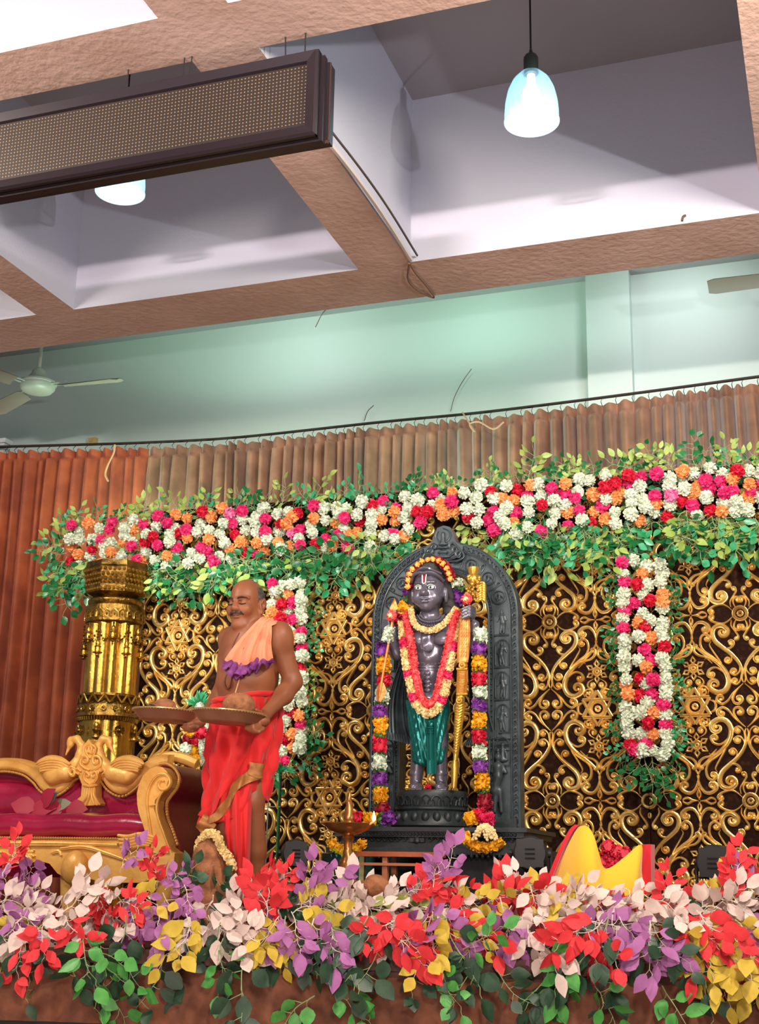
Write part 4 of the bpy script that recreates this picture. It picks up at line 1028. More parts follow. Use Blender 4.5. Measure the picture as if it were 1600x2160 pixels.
    b.obj('hair_band',M_fig,t)
    for s in (-1,1):
        b=MB(); b.sphere(H(s*.033,.083,.006),(.017,.008,.010),12,8); e=b.obj('eye',M_eye,t)
        b=MB(); b.sphere(H(s*.033+.001,.091,.005),(.0055,.003,.0065),10,6); b.obj('pupil',M_black,e)
        b=MB(); b.tube(catmull([H(s*.014,.093,.012),H(s*.033,.094,.020),H(s*.054,.08,.012)],3),.0022,5); b.obj('eyelid_line',M_eye,e)
        b=MB(); b.sphere(H(s*.095,.0,-.105),(.026,.012,.026),14,8); b.obj('round_earring',M_figd,t)
    b=MB()
    for x in (-.0085,.0085): b.tube(catmull([H(x*1.25,.088,.078),H(x*1.1,.096,.055),H(x*.9,.098,.028)],3),.0033,6)
    b.tube([H(-.007,.099,.028),H(0,.101,.024),H(.007,.099,.028)],.0032,6); b.obj('white_tilak',M_tw,t)
    b=MB(); b.tube(catmull([H(0,.089,.076),H(0,.098,.055),H(0,.101,.033)],3),.0036,6); b.obj('red_tilak',M_tr,t)
    # necklaces, belts and armlets
    b=MB()
    for k,(dx,y0,y1) in enumerate(((28,1298,1312),(33,1300,1320),(22,1296,1306))):
        P=[S(908-dx,y0,-.02),S(908-dx*.7,(y0+y1)/2+3,-.055),S(906,y1,-.075),S(908+dx*.7,(y0+y1)/2+3,-.055),S(908+dx,y0,-.02)]; L_=catmull(P,5)
        for p in L_: b.sphere(p,.0065,6,4)
    for x in (888,913):
        for q in range(12): b.sphere(S(x,1332+3.3*q,-.085),.0042,6,4)
    for q in np.linspace(0,PI,13): b.sphere(S(901+13*math.cos(q),1363+9*math.sin(q),-.085),.0055,6,4)
    for q in range(10): b.sphere(S(870+7*q,1398+3*math.sin(q*PI/9),-.068),.004,5,4)
    b.sphere(S(899,1386,-.07),(.008,.006,.008)); 
    b.obj('necklaces',M_fig,t)
    b=MB()
    for y,rx in ((1402,.077),(1410,.079),(1417,.08)):
        c_=S(901,y,.005); b.tube([(c_[0]+rx*math.cos(q),c_[1]+.064*math.sin(q),c_[2]) for q in np.linspace(0,2*PI,25)[:-1]],.0055,6,closed=True)
    for q in range(5): c_=S(901,1420+9*q,-.07); b.sphere(c_,(.018,.01,.012),8,6)
    b.obj('waist_belt',M_fig,t)
    b=MB()
    for (p,q) in ((S(1000,1325,-.06),S(999,1332,-.055)),(S(815,1332,-.095),S(819,1340,-.088)),(S(985,1348,-.01),S(988,1352,-.012)),(S(846,1362,-.01),S(844,1367,-.012))):
        b.tube([p,q],.034 if p[2]>0 else .03,14)
    b.obj('bangles',M_fig,t)
    # dhoti with draped folds
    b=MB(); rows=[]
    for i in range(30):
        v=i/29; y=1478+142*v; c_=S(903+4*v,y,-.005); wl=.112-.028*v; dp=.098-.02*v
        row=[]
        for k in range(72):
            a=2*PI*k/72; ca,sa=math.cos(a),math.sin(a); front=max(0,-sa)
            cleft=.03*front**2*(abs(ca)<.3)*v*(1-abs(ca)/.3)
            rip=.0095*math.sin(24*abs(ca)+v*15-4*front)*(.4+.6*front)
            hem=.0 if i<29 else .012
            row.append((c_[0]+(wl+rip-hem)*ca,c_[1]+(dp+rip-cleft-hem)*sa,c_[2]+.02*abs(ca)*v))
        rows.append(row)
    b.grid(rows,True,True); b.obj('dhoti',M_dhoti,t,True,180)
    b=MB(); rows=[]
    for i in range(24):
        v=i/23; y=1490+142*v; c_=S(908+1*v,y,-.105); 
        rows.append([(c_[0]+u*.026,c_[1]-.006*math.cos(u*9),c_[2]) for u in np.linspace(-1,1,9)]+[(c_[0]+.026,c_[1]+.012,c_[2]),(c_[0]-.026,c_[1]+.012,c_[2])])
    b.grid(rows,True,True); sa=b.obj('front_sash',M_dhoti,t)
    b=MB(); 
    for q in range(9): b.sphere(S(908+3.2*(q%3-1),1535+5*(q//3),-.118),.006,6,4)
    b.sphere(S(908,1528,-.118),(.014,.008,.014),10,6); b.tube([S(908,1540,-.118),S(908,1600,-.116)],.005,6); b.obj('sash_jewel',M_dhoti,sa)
    # side cloth hanging from the arm
    for sgn,xs in ((1,((858,1385,10),(846,1430,16),(838,1480,22),(840,1530,28),(846,1562,36))),(-1,((990,1372,8),(1000,1430,14),(1008,1480,20),(1014,1530,24),(1018,1560,30)))):
        b=MB(); rows=[]
        for (x,y,hw) in [tuple(p) for p in catmull(xs,5)]:
            f=(y-1380)/180; zz=0
            rows.append([S(x+hw*u*.95,y+ (sgn*u*8*f),.03-.012*math.cos(u*14)) for u in np.linspace(-1,1,17)]+[S(x+hw*u*.95,y+(sgn*u*8*f),.05) for u in np.linspace(1,-1,5)])
        b.grid(rows,True,True); o=b.obj('side_cloth',M_stone,t)
        b=MB(); x,y,hw=xs[-1]
        for q in range(15): 
            u=q/7-1; b.tube([S(x+hw*u,y-12+sgn*u*8,.02),S(x+hw*u*1.15+sgn*3,y+5+sgn*u*9,.015)],[.004,.007],5)
        b.obj('pleated_fringe',M_stone,o)
    # lotus pedestal
    zt=S(905,1670)[2]; c_=(S(910,1700)[0],YS,PZT); hh=zt-PZT
    b=MB(); fl=lambda a,z:.0
    b.lathe(c_,[(.185,0),(.20,.012),(.20,.03),(.185,.06),(.168,hh*.45),(.178,hh*.5),(.178,hh*.55),(.166,hh*.58),(.172,hh*.8),(.176,hh*.93),(.17,hh)],48); b.obj('round_pedestal',M_stone2,t)
    b=MB()
    for k in range(22):
        a=2*PI*k/22
        for lay,(r_,z_,s_) in enumerate(((.176,hh*.76,.026),(.172,hh*.70,.018))):
            P=[]
            for q in np.linspace(0,PI,9):
                aa=a+lay*PI/22+s_*math.cos(q)/.17; P.append((c_[0]+r_*math.cos(aa),c_[1]+r_*math.sin(aa),c_[2]+z_-s_*1.0+s_*1.6*math.sin(q)))
            b.tube(P,.0038,5)
        b.sphere((c_[0]+.188*math.cos(a),c_[1]+.188*math.sin(a),c_[2]+.05),(.02,.02,.028),8,6)
    b.obj('lotus_petals',M_stone2,t)
statue()
# bow and arrow
M_or=mat('bow_orange_gold',rgb(214,122,56),.42,.45,noise=(rgb(240,170,96),30,.35,.65),bump=(90,.5,.004)); M_bg=mat('bow_bright_gold',rgb(214,170,74),.3,.75,bump=(60,.4,.004))
def bow():
    t=thing('ceremonial_bow','tall orange and gold bow standing in the statue\'s left hand','bow',S(960,1662,-.12))
    def flat(name,P,m):
        b=MB(); rows=[]; L_=catmull([tuple(p) for p in P],4)
        for x,y,hw in L_:
            c_=S(x,y,-.13); w_=hw/395.
            rows.append([(c_[0]+w_*math.cos(a),c_[1]+.016*math.sin(a),c_[2]) for a in np.linspace(0,2*PI,13)[:-1]])
        b.grid(rows,True,True); return b.obj(name,m,t)
    flat('upper_limb',[(981,1296,9),(979,1330,12),(976,1380,12.5),(975,1398,11)],M_or)
    flat('grip',[(975,1410,11),(974,1440,11),(972,1462,10)],M_or)
    flat('lower_limb',[(971,1466,9),(969,1500,10),(966,1535,8.5),(963,1570,6.5),(960,1604,4.5)],M_bg)
    flat('lower_tip',[(959,1604,4),(958,1615,7),(958,1640,6.5),(957,1662,5)],M_bg)
    b=MB(); 
    for x,y,r_ in ((976,1404,.024),(970,1478,.022)):
        c_=S(x,y,-.14); b.tube([c_,c_+np.array([0,-.018,0])],[r_,r_*.7],16); b.sphere(c_+np.array([0,-.02,0]),.009,8,5)
    b.obj('round_boss',M_bg,t)
    b=MB()
    for k in range(15):
        y=1415+3.3*k; c_=S(974,y,-.146); b.tube([c_-np.array([.024,0,0]),c_,c_+np.array([.024,0,0])],.0022,4)
    for y in (1411,1464): c_=S(974,y,-.146); b.tube([c_-np.array([.028,0,0]),c_+np.array([.028,0,0])],.007,6)
    for k in range(18):
        y=1486+6*k; c_=S(969-9*(y-1486)/110,y,-.146); w_=.022-.012*k/18
        b.tube([c_+np.array([-w_,0,.012]),c_,c_+np.array([w_,0,.012])],.0024,4)
    b.obj('engraving',M_bg,t)
    b=MB()
    for k in range(10):
        for j in range(3):
            y=1312+8*k; c_=S(977+(-5+5*j),y,-.146); b.tube([c_,c_+np.array([.004,0,.014])],[.004,.002],5)
    b.obj('embossed_leaf',M_or,t)
    b=MB()   # golden top ornament
    q=S(998,1212,-.1); b.lathe((q[0],q[1],q[2]-.05),[(.02,0),(.032,.02),(.03,.04),(.022,.05),(.028,.07),(.03,.085),(.022,.09)],12)
    r=random.Random(4)
    for k in range(34):
        y=1215+1.7*k; b.sphere(S(997-5*(k/34)+r.uniform(-14,16)*(1-.3*k/34),y,-.11+r.uniform(-.02,.02)),r.uniform(.007,.014),8,5)
    for k in range(8):
        c_=S(1006,1235+5*k,-.11); b.tube(catmull([c_,c_+np.array([.03,-.01,.012]),c_+np.array([.045,0,-.01])],3),[.007]*6+[.003],6)
    b.obj('top_ornament',M_bg,t)
bow()
def arrow():
    t=thing('arrow','orange gold arrow with leaf shaped head held by the statue','arrow',S(798,1482,-.15))
    a=S(829,1302,-.15); e=S(799,1470,-.15)
    b=MB(); b.tube([a,e],.0065,8); b.obj('shaft',M_or,t)
    b=MB(); p=S(832,1262,-.15); q=S(829,1290,-.15)
    rows=[[q+np.array([u*w_,-.006*(1-abs(u)),0])*1+ (p-q)*v for u in (-1,0,1)] for v,w_ in ((0,.006),(.2,.022),(.45,.017),(.75,.008),(1,.001))]; b.grid(rows); rows=[[q+np.array([u*w_,.006*(1-abs(u)),0])*1+ (p-q)*v for u in (1,0,-1)] for v,w_ in ((0,.006),(.2,.022),(.45,.017),(.75,.008),(1,.001))]; b.grid(rows)
    b.tube([q,a],[.009,.006],8); b.obj('arrow_head',M_or,t)
    b=MB()
    for k in range(3):
        an=k*2*PI/3+.5; d=np.array([math.cos(an),math.sin(an),0]); 
        rows=[[S(799+4*(1-v),1440+36*v,-.15),S(799+4*(1-v),1440+36*v+6*v,-.15)+d*.03*math.sin(PI*min(1,v*.8+.15))] for v in np.linspace(0,1,8)]; b.grid(rows)
    b.obj('fletching',M_or,t)
arrow()
# ------------------------------------------------------------------ garlands
PET={'white':pmat('garland_white',rgb(226,238,220),rgb(206,222,196)),'cream':pmat('garland_cream',rgb(246,226,170),rgb(236,206,140)),'yellow':pmat('garland_marigold',rgb(248,190,30),rgb(232,160,14)),
 'purple':pmat('garland_purple',rgb(112,40,140),rgb(150,70,176)),'red':pmat('garland_red',rgb(196,16,50),rgb(226,36,70)),'maroon':pmat('garland_maroon',rgb(140,8,34),rgb(168,14,44)),
 'rose':pmat('garland_rose',rgb(240,56,66),rgb(250,110,112)),'pink':pmat('garland_pink',rgb(226,24,92),rgb(240,60,120)),'green':pmat('garland_green',rgb(96,140,70),rgb(60,110,52)),'orange':pmat('garland_orange',rgb(250,160,60),rgb(252,190,96))}
def ptube(mb,pts,r,n,ps,rd,mi=0):
    P=[np.array(p,float) for p in pts]; 
    mb.tube(P,r*.72,8,mi)
    L_=[0]
    for i in range(1,len(P)): L_.append(L_[-1]+np.linalg.norm(P[i]-P[i-1]))
    for _ in range(n):
        s=rd.uniform(0,L_[-1]); i=max(1,int(np.searchsorted(L_,s))); u=(s-L_[i-1])/(L_[i]-L_[i-1]+1e-9); c_=P[i-1]*(1-u)+P[i]*u
        t=_n(P[i]-P[i-1]); a=rd.uniform(0,2*PI); e1=_n(np.cross(t,[.3,.1,.95] if abs(t[2])<.8 else [1,.2,0])); e2=np.cross(t,e1)
        d=_n(math.cos(a)*e1+math.sin(a)*e2+t*rd.uniform(-.4,.4)); w_=_n(np.cross(d,[rd.uniform(-1,1) for _ in range(3)])); g=np.cross(d,w_)
        R_=r*rd.uniform(.85,1.12)
        mb.add([c_+d*R_*.6-w_*ps*.4,c_+d*R_*.6+w_*ps*.4,c_+d*R_*.95+w_*ps*.7+g*ps*.3,c_+d*(R_+ps*.2),c_+d*R_*.95-w_*ps*.7+g*ps*.3],[(0,1,2,3,4)],mi)
SEG={'white':'tuberose','cream':'jasmine','yellow':'marigold','purple':'purple_aster','red':'red_rose','maroon':'maroon_rose','rose':'rose_petal','pink':'pink_ribbon','green':'leaf','orange':'orange_flower'}
def garland(name,label,cat,segs,r,seed,dens=1.0,ps=.010):
    rd=random.Random(seed); c_=segs[0][1][0]; t=thing(name,label,cat,c_)
    for col_,pts,*o in segs:
        rr=o[0] if o else r; Lp=catmull(pts,4) if len(pts)>2 else [np.array(p) for p in pts]
        ln=sum(np.linalg.norm(Lp[i+1]-Lp[i]) for i in range(len(Lp)-1)); b=MB(); ptube(b,Lp,rr,int(dens*ln*rr*2*PI/(ps*ps)*1.0)+20,ps,rd); b.obj(SEG[col_]+'_segment',PET[col_],t,True,180)
    return t
D=-.125
def cutpath(P,bounds):  # split a smooth path by arc fraction
    L_=catmull(P,8); n=len(L_); return [L_[int(a*(n-1)):int(b_*(n-1))+1] for a,b_ in bounds]
g1=[S(866,1284,-.03),S(869,1305,-.075),S(880,1322,-.105),S(903,1330,-.115),S(928,1322,-.105),S(948,1302,-.07),S(962,1283,-.03)]
garland('flower_garland','short cream jasmine string around the neck of the statue','garland',[('cream',g1)],.0165,1,1.2,.008)
g2=[S(856,1296,-.03),S(862,1330,-.085),S(870,1380,-.11),S(877,1430,-.115),S(887,1470,-.125),S(904,1487,-.13),S(920,1470,-.125),S(931,1425,-.115),S(943,1375,-.11),S(953,1325,-.085),S(962,1290,-.04)]
garland('flower_garland','rose red flower garland hanging in a V on the chest of the statue','garland',[('rose',g2)],.022,2,1.1,.011)
g3=[S(846,1296,-.01),S(849,1335,-.07),S(855,1390,-.11),S(864,1440,-.12),S(877,1485,-.135),S(903,1506,-.14),S(929,1485,-.135),S(941,1440,-.12),S(950,1390,-.11),S(960,1335,-.07),S(968,1300,-.02)]
bd=[(0,.04,'orange'),(.04,.13,'cream'),(.13,.165,'pink'),(.165,.25,'cream'),(.25,.285,'pink'),(.285,.36,'cream'),(.36,.395,'pink'),(.395,.605,'cream'),(.605,.64,'pink'),(.64,.715,'cream'),(.715,.75,'pink'),(.75,.835,'cream'),(.835,.87,'pink'),(.87,1,'cream')]
garland('flower_garland','long cream garland with bright pink bands on the statue','garland',[(c_,p) for (a,b_,c_),p in zip(bd,cutpath(g3,[(a,b_) for a,b_,_ in bd]))],.0225,3,1.1,.010)
def col(x,y0,y1,x2=None,d=-.10): return [S(x,y0,d),S((x+(x2 or x))/2,(y0+y1)/2,d-.004),S(x2 or x,y1,d)]
def gap(L_):  # green leaf collars between coloured blocks
    out=[]
    for i,(c_,x,y0,y1) in enumerate(L_):
        out.append((c_,col(x,y0,y1)))
        if i+1<len(L_): x2,n0=L_[i+1][1],L_[i+1][2]; 
        if i+1<len(L_) and n0>y1: out.append(('green',[S(x,y1-1,-.10),S(x2,n0+1,-.10)],.030))
    return out
left=[('purple',806,1358,1382),('yellow',809,1388,1418),('red',810,1424,1446),('white',806,1453,1480),('purple',801,1488,1510),('yellow',802,1517,1547),('red',801,1558,1586),('white',800,1594,1620),('purple',801,1630,1655),('yellow',802,1661,1690),('maroon',806,1696,1713)]
segs=[('purple',[S(866,1262,.06),S(862,1245,.06)]),('green',[S(858,1270,.05),S(864,1262,.05)],.03),('yellow',[S(846,1290,.0),S(858,1274,.0)]),('maroon',[S(838,1322,-.03),S(846,1296,-.03)],.034),('white',[S(818,1350,-.11),S(822,1322,-.11)],.026)]+gap(left)
segs+=[('purple',[S(830,1722,-.20),S(808,1728,-.20)],.034),('green',[S(808,1728,-.2),S(798,1729,-.2)],.032),('yellow',[S(794,1728,-.22),S(768,1728,-.23)],.033),('red',[S(762,1727,-.23),S(742,1726,-.24)],.031)]
garland('flower_garland','long garland of coloured blocks hanging down the left side of the statue','garland',segs,.037,4,.9,.013)
right=[('white',1013,1328,1352),('purple',1010,1360,1380),('yellow',1010,1385,1413),('red',1010,1420,1445),('white',1011,1450,1470),('purple',1010,1478,1499),('yellow',1010,1505,1534),('red',1010,1541,1568),('white',1010,1576,1598),('purple',1012,1606,1628),('yellow',1016,1634,1666),('maroon',1022,1677,1706)]
segs=[('purple',[S(962,1272,.06),S(966,1246,.06)]),('green',[S(966,1244,.05),S(968,1238,.05)],.03),('white',[S(964,1236,.03),S(962,1222,.03)],.03),('orange',[S(975,1302,.0),S(966,1288,.0)],.02)]+gap(right)
segs+=[('yellow',[S(982,1730,-.2),S(1004,1722,-.2)],.035),('red',[S(1006,1722,-.2),S(1026,1718,-.2)],.034)]
garland('flower_garland','long garland of coloured blocks hanging down the right side of the statue','garland',segs,.036,5,.9,.013)
# crown garland
gc=[S(863,1240,-.02),S(865,1220,-.02),S(874,1203,-.02),S(888,1190,-.02),S(905,1183,-.02),S(922,1183,-.02),S(937,1192,-.02),S(947,1207,-.02),S(953,1224,-.02)]
t=garland('head_garland','red flower crown dotted with orange blooms around the statue\'s head','garland',[('maroon',gc)],.024,6,1.0,.010)
L_=catmull(gc,3); b=MB(); rd=random.Random(3)
for i,p in enumerate(L_):
    if i%2==0: ptube(b,[p+np.array([rd.uniform(-.006,.006),-.024,0]),p+np.array([0,-.034,.002])],.014,22,.008,rd)
b.obj('orange_bloom',PET['orange'],t)
for nm,lab,x,y,cc in (('rose','red and white rose tucked above the statue\'s left hand',984,1266,'rose'),('rose','red and white rose tied on the arrow near its head',826,1300,'rose')):
    b=MB(); p=S(x,y,-.17); ptube(b,[p,p+np.array([.002,-.012,.004])],.026,90,.011,rd); b.sphere(p,.018,10,6); ptube(b,[p+np.array([0,-.02,0]),p+np.array([0,-.03,.002])],.012,30,.008,rd,1)
    top(b,nm,[PET['rose'],PET['cream']],lab,'flower')
b=MB(); p=S(815,1335,-.17); ptube(b,[S(822,1322,-.17),S(812,1352,-.17)],.022,160,.010,rd); top(b,'flower_bunch',PET['white'],'small white flower bunch tied to the arrow shaft','flower')
# flowers lying before the plinth
def mring(label,P,r,col_='yellow'):
    t=garland('marigold_string',label,'garland',[(col_,P)],r,9,1.0,.012); return t
Z0=lambda x,y,Y=5.93: at(x,y,Y)
mring('yellow marigold string hanging in a loop behind the brass lamp',[Z0(697,1772),Z0(703,1785),Z0(722,1792),Z0(745,1790),Z0(762,1782),Z0(764,1772)],.024)
mring('yellow marigold loop hanging on the plinth below the right garland',[Z0(978,1756),Z0(985,1772),Z0(1000,1784),Z0(1025,1788),Z0(1048,1782),Z0(1060,1773)],.024)
b=MB(); rd=random.Random(8)
for k in range(22):
    x=1012+rd.uniform(-14,12)+0; p0=Z0(1024+rd.uniform(-5,5),1738,5.9); p1=Z0(1024+rd.uniform(-28,26),1758+rd.uniform(0,14),5.88); m_=(p0+p1)/2+np.array([rd.uniform(-.01,.01),-.02,.01]); Lq=catmull([p0,m_,p1],3); b.tube(Lq,.0045,5)
    for q in Lq[2:]: b.sphere(q+np.array([rd.uniform(-.004,.004),0,rd.uniform(-.004,.004)]),.0068,5,4)
top(b,'tuberose_tassel',PET['cream'],'cream tuberose tassel spread on the plinth beside the maroon garland end','flowers')
b=MB(); p=Z0(1028,1730,5.95); ptube(b,[p-np.array([.02,0,0]),p+np.array([.025,0,.005])],.03,160,.014,rd); top(b,'pink_rose',PET['pink'],'bright pink rose above the cream tuberose tassel','flower')
b=MB(); p=S(902,1660,-.14); ptube(b,[p-np.array([.012,0,0]),p+np.array([.015,0,.003])],.014,40,.010,rd); top(b,'red_blossom',PET['red'],'small red blossom lying between the feet of the statue','flower')
b=MB()
for k in range(12): leaf(b,S(868+rd.uniform(-14,14),1669,-.10+rd.uniform(-.02,.02)),[rd.uniform(-1,1),-.5,.5],[0,-.5,1],.03,.016)
top(b,'offering_petals',PET['yellow'],'golden yellow petals beside the statue\'s right foot','petals')
# ------------------------------------------------------------------ brass oil lamp
M_bl=mat('lamp_brass',rgb(220,156,90),.26,.8,noise=(rgb(186,122,66),9,.4,.7))
def oil_lamp():
    YL=5.62; c_=at(735,1740,YL); z=lambda y: at(735,y,YL)[2]-SZ; k=1/435.
    t=thing('brass_oil_lamp','tall brass oil lamp burning in front of the plinth','lamp',(c_[0],YL,SZ)); C0=(c_[0],YL,SZ)
    b=MB(); b.lathe(C0,[(.10,0),(.11,.01),(.09,.03),(.04,.05),(.03,z(1868)),(16*k,z(1862)),(14*k,z(1850)),(17*k,z(1840)),(18*k,z(1828)),(15*k,z(1815)),(9*k,z(1805)),(10*k,z(1798)),(8*k,z(1790)),(9*k,z(1775)),(12*k,z(1768)),(8*k,z(1760))],32); b.obj('stem',M_bl,t)
    b=MB(); b.lathe(C0,[(10*k,z(1762)),(20*k,z(1759)),(40*k,z(1750)),(47*k,z(1741)),(50*k,z(1737)),(47*k,z(1736)),(36*k,z(1744)),(10*k,z(1746))],40); b.obj('oil_bowl',M_bl,t)
    b=MB(); b.lathe(C0,[(12*k,z(1746)),(13*k,z(1736)),(9*k,z(1730)),(11*k,z(1722)),(8*k,z(1716)),(9*k,z(1706)),(6*k,z(1700)),(7*k,z(1692)),(4*k,z(1688)),(5*k,z(1680)),(2*k,z(1672)),(.5*k,z(1669))],24); b.obj('finial',M_bl,t)
    fx=at(788,1733,YL-.02)
    b=MB(); b.tube([fx-np.array([.02,0,.012]),fx],.005,6); b.obj('wick',PET['cream'],t)
    b=MB(); b.lathe((fx[0],fx[1],fx[2]),[(.002,0),(.008,.008),(.009,.016),(.005,.032),(.001,.045)],12); b.obj('flame',mat('flame_glow',(1,.6,.3),.5,emit=((1,.55,.25),9)),t)
    b=MB(); q=at(690,1737,YL-.01); b.tube([q+np.array([.02,0,0]),q-np.array([.03,0,-.004])],[.012,.006],8); b.obj('spout',M_bl,t)
oil_lamp()
# ------------------------------------------------------------------ stage lights (black par cans)
M_par=mat('par_can_black',rgb(34,34,36),.5)
def par(px,py,Y,label,rot=0,s=1):
    c_=at(px,py,Y); t=thing('stage_light',label,'stage light',(c_[0],c_[1],SZ))
    R_=Matrix.Rotation(rot,3,'Z')
    def L(x,y,z): v=R_@Vector((x*s,y*s,z*s)); return (c_[0]+v[0],c_[1]+v[1],c_[2]+v[2])
    b=MB(); rows=[]
    for yy,r_ in ((-.06,.062),(-.05,.07),(.05,.07),(.07,.06),(.075,.03)):
        rows.append([L(r_*math.cos(a)*1.0,yy,r_*math.sin(a)) for a in np.linspace(0,2*PI,25)[:-1]])
    b.grid(rows,True,True); body=b.obj('lamp_housing',M_par,t,True,30)
    b=MB(); b.add([L(*p) for p in ((-.055,-.062,-.055),(.055,-.062,-.055),(.055,-.062,.055),(-.055,-.062,.055))],[(0,1,2,3)]); 
    for k in range(3):
        b.tube([L(.02,-.066,-.02+.018*k),L(-.02,-.066,-.02+.018*k)],.003*s,5)
    b.obj('front_grille',M_par,body)
    b=MB(); b.tube([L(-.085,0,0),L(-.085,0,-.10),L(.085,0,-.10),L(.085,0,0)],.009*s,6); b.tube([L(-.085,0,0),L(-.072,0,0)],.016*s,8); b.tube([L(.085,0,0),L(.072,0,0)],.016*s,8); b.obj('yoke_bracket',M_par,t)
    b=MB(); zz=(SZ-c_[2])/s; b.tube([L(0,0,-.10),L(0,0,zz)],.014*s,8); b.lathe((c_[0],c_[1],SZ),[(.09,0),(.09,.01),(.02,.02)],16); b.obj('floor_stand',M_par,t)
par(622,1800,6.2,'black stage light behind the man\'s legs',.5)
par(1118,1800,5.95,'black stage light at the right corner of the plinth',.2,1.1)
par(1512,1820,6.0,'black stage light near the right edge by red leaves',-.2,1.1)
par(700,1852,5.6,'black stage light low behind purple leaves left of the lamp',-.6,.8)
# ------------------------------------------------------------------ yellow felt prop with red rim
def felt():
    Y=5.75; t=thing('felt_headdress','curved yellow felt headdress with bright red rim behind the leaves','headdress',(at(1265,1880,Y)[0],Y,SZ))
    E=[(1160,1872),(1176,1830),(1196,1785),(1215,1750),(1226,1742),(1240,1745),(1252,1765),(1262,1800),(1272,1830),(1290,1828),(1320,1805),(1352,1782),(1352,1835),(1358,1880)]
    top_=catmull(E,4); n=len(top_); zb=SZ+.02
    b=MB(); rows=[]
    for i,(x,y) in enumerate(top_):
        u=i/(n-1); dy=-.10*math.sin(PI*u); p=at(x,y,Y+dy)
        xb=at(1165+190*u,1900,Y+dy)[0]
        row=[]
        for v in np.linspace(0,1,10): row.append((p[0]*(1-v)+xb*v,p[1]-.05*math.sin(PI*v)*1.0,p[2]*(1-v)+zb*v))
        rows.append(row)
    b.grid(rows); inner=[[(x,y+.012,z) for x,y,z in r_] for r_ in rows]; b.grid([r_[::-1] for r_ in inner]); b.obj('felt_shell',mat('yellow_felt',rgb(250,194,52),.9,bump=(300,.3,.002),sheen=.4),t,fix=False)
    red=mat('red_felt',rgb(222,22,44),.8,sheen=.3)
    def edge(P,off):
        b=MB(); L_=catmull(P,4); rows=[]
        for (x,y) in L_:
            p=at(x,y,Y-.04); rows.append([p+np.array([-off,.0,.004]),p+np.array([0,-.01,0]),p+np.array([0,.05,0]),p+np.array([-off,.05,.004])])
        b.grid(rows,True,True); b.obj('red_rim',red,t,True,40)
    edge([(1154,1878),(1172,1832),(1192,1785),(1210,1752),(1222,1741)],.020)
    b=MB(); rows=[]
    for y in (1781,1800,1830,1860,1885): p=at(1352,y,Y-.0); rows.append([p,p+np.array([.045,-.03,0]),p+np.array([.05,.05,0]),p+np.array([0,.06,0])])
    b.grid(rows,True,True); b.obj('red_rim',red,t,True,40)
    b=MB(); rows=[]
    for q in (0,.25,.5,.75,1): 
        p=at(1222+20*q,1741+9*q*q,Y+.02); rows.append([p,p+np.array([0,.05,-.01]),p+np.array([.01,.06,-.03]),p+np.array([0,.01,-.02])])
    b.grid(rows,True,True); b.obj('rear_rim',red,t,True,40)
felt()
b=MB(); rd=random.Random(31); p=at(1290,1812,5.98); b.lathe((p[0],p[1],SZ),[(.07,0),(.07,.01),(.01,.02),(.01,p[2]-SZ)],10)
for k in range(9):
    a=k*2.4; q=p+np.array([.022*math.sqrt(k)*math.cos(a),-.01*k*.2,.022*math.sqrt(k)*math.sin(a)]); ptube(b,[q,q+np.array([.004,-.012,.003])],.03,60,.016,rd)
top(b,'red_rose_bunch',PET['red'],'red rose bunch between the two peaks of the yellow felt headdress','flowers')
# ------------------------------------------------------------------ flowers and plant behind the man on the left
def bunch():
    rd=random.Random(12); Y=6.5
    t=thing('flower_bouquet','mixed red, yellow and white bouquet behind the sofa and man','flowers',at(418,1660,Y))
    spots=[('white',432,1534,.03),('red',425,1546,.035),('pink',436,1552,.034),('yellow',403,1545,.028),('maroon',398,1560,.032),('white',392,1580,.03),('yellow',406,1570,.034),('yellow',408,1585,.036),('red',415,1562,.03),('white',437,1566,.024),('orange',420,1556,.02),('yellow',412,1606,.034),('cream',386,1592,.03),('maroon',395,1600,.025),('yellow',380,1602,.026),('red',440,1590,.028),('white',440,1606,.024)]
    for c_,x,y,r_ in spots:
        b=MB(); p=at(x,y,Y-.05+rd.uniform(-.03,.03)); ptube(b,[p,p+np.array([.004,-.012,.004])],r_,110,.014,rd); b.sphere(p,r_*.75,10,6); b.obj('blossom',PET[c_],t,True,180)
    for x in (425,434):
        b=MB(); ptube(b,[at(x,1560,Y-.07),at(x+1,1615,Y-.07)],.016,160,.010,rd); b.obj('tuberose_string',PET['white'],t,True,180)
    b=MB(); p=at(412,1640,Y); b.lathe((p[0],p[1],SZ),[(.08,0),(.10,.05),(.11,p[2]-SZ),(.10,p[2]-SZ+.02)],20); b.obj('vase',M_bl,t)
    b=MB()
    for k in range(40): leaf(b,at(rd.uniform(382,446),rd.uniform(1540,1625),Y+.02),[rd.uniform(-1,1),-.3,rd.uniform(-.5,1)],[0,-1,.3],.05,.028)
    b.obj('leaves',G_T,t,True,180)
bunch()
